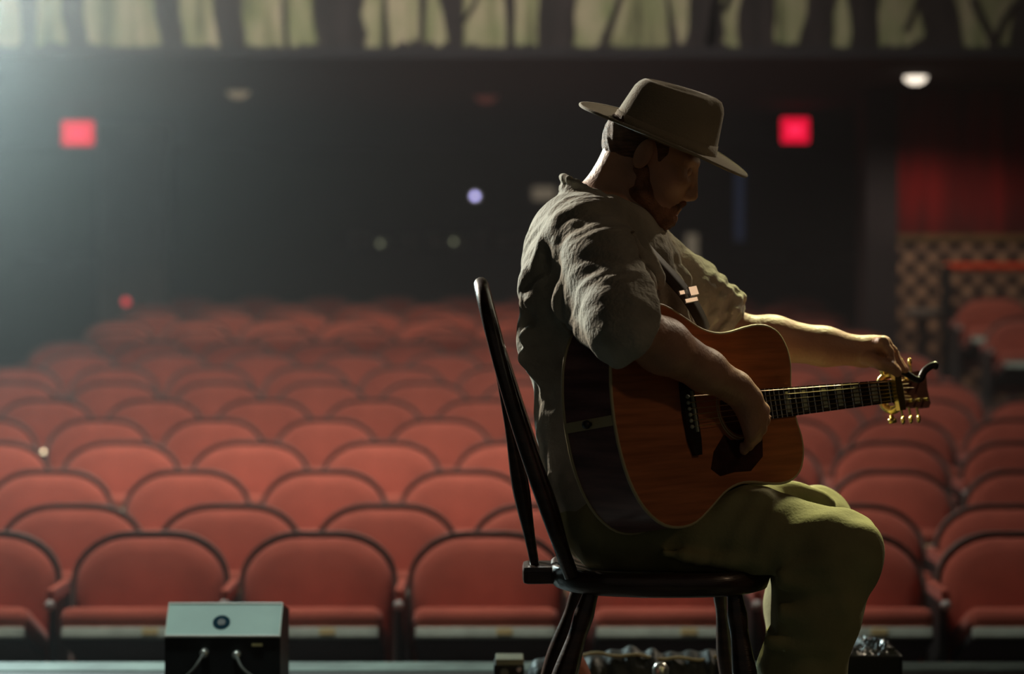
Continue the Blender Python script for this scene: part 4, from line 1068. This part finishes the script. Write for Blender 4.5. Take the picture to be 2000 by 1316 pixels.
for (x, y, wd, ht) in ((1334, 571, 0.018, 0.009), (1354, 568, 0.019, 0.018), (1350, 586, 0.028, 0.009)):
    rgt = Vector((0.92, 0, 0.28)); rgt = (rgt-bn*rgt.dot(bn)).normalized(); upv = bn.cross(rgt)
    M3 = Matrix((rgt, upv, bn)).transposed().to_4x4()
    obj('buckle_bar', box(P(x, y, 4.462), (wd, ht, 0.004), M3, 0.001), M_BUCKLE, st)
obj('buckle_post', tube([P(1338, 570, 4.468), P(1346, 592, 4.468)], 0.003, 8), M_CHROME, st)

# ------------------------------------------------------------------ gear on the stage floor
Yg = 5.6
a, b = P(320, 1316, Yg), P(550, 1180, Yg)
t = thing('stage_amplifier', 'small black stage amplifier with a pale green slanted panel and dark round emblem', 'amplifier', (float((a[0]+b[0])/2), Yg, 0.0))
x0, x1 = P(324, 0, Yg)[0], P(549, 0, Yg)[0]; zt = P(0, 1180, Yg+0.05)[2]; zm = P(0, 1246, Yg-0.02)[2]
bm = bmesh.new(); extrude_poly(bm, [(x0, Yg-0.02, 0.0), (x0, Yg-0.02, zm), (x0, Yg+0.05, zt), (x0, Yg+0.20, zt-0.03), (x0, Yg+0.20, 0.0)], (x1-x0, 0, 0)); obj('cabinet', bm, M_BLACK, t)
nrm = np.array([0, -(zt-zm), 0.07]); nrm /= np.linalg.norm(nrm)
def PN(u, v, d=0.0): return np.array([x0+(x1-x0)*u, Yg-0.02+0.07*v, zm+(zt-zm)*v])+nrm*d
bm = bmesh.new(); extrude_poly(bm, [PN(0.0, 0.0, .001), PN(1.0, 0.0, .001), PN(1.0, 1.0, .001), PN(0.0, 1.0, .001)], nrm*0.004); pn = obj('panel', bm, M_PANEL, t)
obj('panel_rim', tube([PN(0.005, 0.02, .005), PN(0.995, 0.02, .005), PN(0.995, 0.98, .005), PN(0.005, 0.98, .005)], 0.0032, 6, True), M_WHITE, pn)
c = Vector(PN(0.48, 0.42, 0.005)); obj('emblem', lathe(c, nrm, [(0, 0.020), (0.0012, 0.020)], 24), M_EMBLEM, pn)
obj('emblem_centre', lathe(c+Vector(nrm)*0.001, nrm, [(0, 0.009), (0.0012, 0.009)], 20), M_BLACK, pn)
for (x, y, xe, ye) in ((399, 1275, 345, 1345), (462, 1279, 520, 1345)):
    p = P(x, y, Yg-0.03)
    j = obj('jack_plug', lathe(p+np.array([0, 0.012, 0]), (0, -1, 0), [(0, 0.006), (0.004, 0.010), (0.022, 0.010), (0.026, 0.007)], 12), M_CHROME, t, True)
    pts = smooth_path([p+np.array([0, -0.012, 0]), p+np.array([(xe-x)*0.00035, -0.03, -0.03]), P(xe, ye, Yg-0.05), P(xe+(xe-x)*0.6, ye+90, Yg-0.06)], 16)
    pts[-1][2] = max(pts[-1][2], 0.004); obj('cable', tube(pts, 0.0035, 8), M_GREY, j, True)
obj('name_plate', box((P(502, 0, Yg-0.025)[0], Yg-0.022, P(0, 1259, Yg-0.022)[2]), (0.024, 0.004, 0.006)), M_BRASS, t)
# small direct box
Yd = 5.5; a, b = P(964, 1316, Yd), P(1024, 1287, Yd)
t = thing('direct_box', 'small metal box with a bright worn top on the stage left of the chair legs', 'box', (float((a[0]+b[0])/2), Yd, 0.0))
obj('case', box6(a[0], b[0], Yd, Yd+0.10, 0.0, b[2]-0.012, 0.006), M_BLACK, t); obj('top_plate', box6(a[0]+0.004, b[0]-0.002, Yd-0.002, Yd+0.09, b[2]-0.014, b[2], 0.003), M_G1, t)
obj('switch', lathe((b[0]-0.012, Yd-0.001, b[2]-0.022), (0, -1, 0), [(0, 0.006), (0.012, 0.005)], 10), M_CHROME, t)
obj('socket', lathe(((a[0]+b[0])/2-0.01, Yd+0.001, b[2]-0.03), (0, -1, 0), [(0, 0.010), (0.006, 0.009)], 12), M_GREY, t)
# soft bag
sb_ = Field((0.03, 5.48, -0.01), (0.56, 5.86, 0.22), 0.006)
zt = P(0, 1282, 5.6)[2]
sb_.chain([P(1075, 1310, 5.62)*np.array([1, 1, 0])+[0, 0, .07], P(1240, 1310, 5.62)*np.array([1, 1, 0])+[0, 0, .075], P(1420, 1310, 5.62)*np.array([1, 1, 0])+[0, 0, .078]], [0.066, 0.070, 0.072], 0.03)
sb_.warp(lambda x, y, z: 0.006*np.sin(70*x+2*np.sin(40*x))*np.sin(30*y+9*x)+0.003*np.sin(140*x+30*z))
sb_.put(half((0.3, 5.65, 0.003), (0, 0, -1), 0.5), 0.004, 'cut')
bag = thing('gear_bag', 'soft dark gear bag with a pale wavy seam lying under the chair', 'bag', (0.27, 5.62, 0.0))
sb_.mesh('shell', M_BAG, bag)
xs = np.linspace(1070, 1428, 30)
obj('seam', tube([P(x, 1283-6*math.sin((x-1070)/60.0)-3*math.sin(x/13.0)-6*(x-1070)/358, 5.58)+np.array([0, 0.0, -0.003]) for x in xs], 0.004, 6), M_BIND, bag, True)
# short chrome stand stub
p = P(1290, 1291, 5.3)
t = thing('stand_stub', 'short chrome post with a domed cap in front of the gear bag', 'stand', (float(p[0]), 5.3, 0.0))
obj('post', lathe((p[0], 5.3, 0.01), (0, 0, 1), [(0, 0.013), (p[2]-0.04, 0.013)], 16), M_CHROME, t, True)
obj('cap', lathe((p[0], 5.3, p[2]-0.032), (0, 0, 1), [(0, 0.0135), (0.003, 0.0175), (0.018, 0.0175), (0.028, 0.011), (0.031, 0.001)], 16), M_CHROME, t, True)
obj('base', lathe((p[0], 5.3, 0.0), (0, 0, 1), [(0, 0.075), (0.008, 0.075), (0.016, 0.03), (0.02, 0.014)], 24), M_BLACK, t)
# rust coloured bundle under the rear legs
p = P(1110, 1262, 5.05)
rb = Field((p[0]-0.12, 4.93, -0.01), (p[0]+0.12, 5.2, 0.3), 0.006)
rb.put(ell((p[0], 5.06, 0.11), (0.055, 0.07, 0.13)), 0.02); rb.put(ell((p[0]+0.01, 5.06, 0.05), (0.075, 0.08, 0.06)), 0.04)
rb.warp(lambda x, y, z: 0.004*np.sin(60*x+30*z)*np.sin(50*y+20*z)); rb.put(half((p[0], 5.06, 0.003), (0, 0, -1), 0.3), 0.004, 'cut')
o = rb.mesh('cloth_bundle', M_RUST, None); tag(o, 'rust coloured rounded cloth bundle behind the rear chair leg', 'cloth')
# black case with crumpled wrap
Yk = 5.4; a, b = P(1636, 1316, Yk), P(1764, 1262, Yk)
t = thing('black_case', 'black case with crumpled shiny wrap on top, beyond the shin', 'case', (float((a[0]+b[0])/2), Yk, 0.0))
zc_ = P(0, 1279, Yk)[2]
obj('box', box6(a[0], b[0], Yk, Yk+0.2, 0.0, zc_, 0.008), M_BLACK, t)
bm = bmesh.new(); nx, ny = 30, 20; V = []
for i in range(nx+1):
    r = []
    for j in range(ny+1):
        u, v = i/nx, j/ny; edge = min(1, 6*min(u, 1-u), 6*min(v, 1-v))
        r.append(bm.verts.new((a[0]+0.004+(b[0]-a[0]-0.008)*u, Yk+0.002+0.19*v, zc_-0.002+edge*(0.012+rng.random()*0.012+0.006*math.sin(9*u+5*v)))))
    V.append(r)
for i in range(nx):
    for j in range(ny): bm.faces.new((V[i][j], V[i+1][j], V[i+1][j+1], V[i][j+1]))
obj('wrap', bm, M_WRAP, t)

# ------------------------------------------------------------------ haze in the air
bm = box6(XL+0.05, XR-0.05, 6.45, 13.9, -0.66, ZTOP-0.1)
hz = obj('haze', bm, mat('tmp', (1, 1, 1)))
m = bpy.data.materials.new('thin_haze'); m.use_nodes = True; nt = m.node_tree
for n in list(nt.nodes): nt.nodes.remove(n)
out = nt.nodes.new('ShaderNodeOutputMaterial'); vs = nt.nodes.new('ShaderNodeVolumeScatter')
vs.inputs['Color'].default_value = (1.0, 0.97, 0.98, 1); vs.inputs['Density'].default_value = 0.040; vs.inputs['Anisotropy'].default_value = 0.75
nt.links.new(vs.outputs[0], out.inputs['Volume'])
hz.data.materials.clear(); hz.data.materials.append(m)
tag(hz, 'thin pale haze hanging in the air of the auditorium', 'haze', kind='stuff')
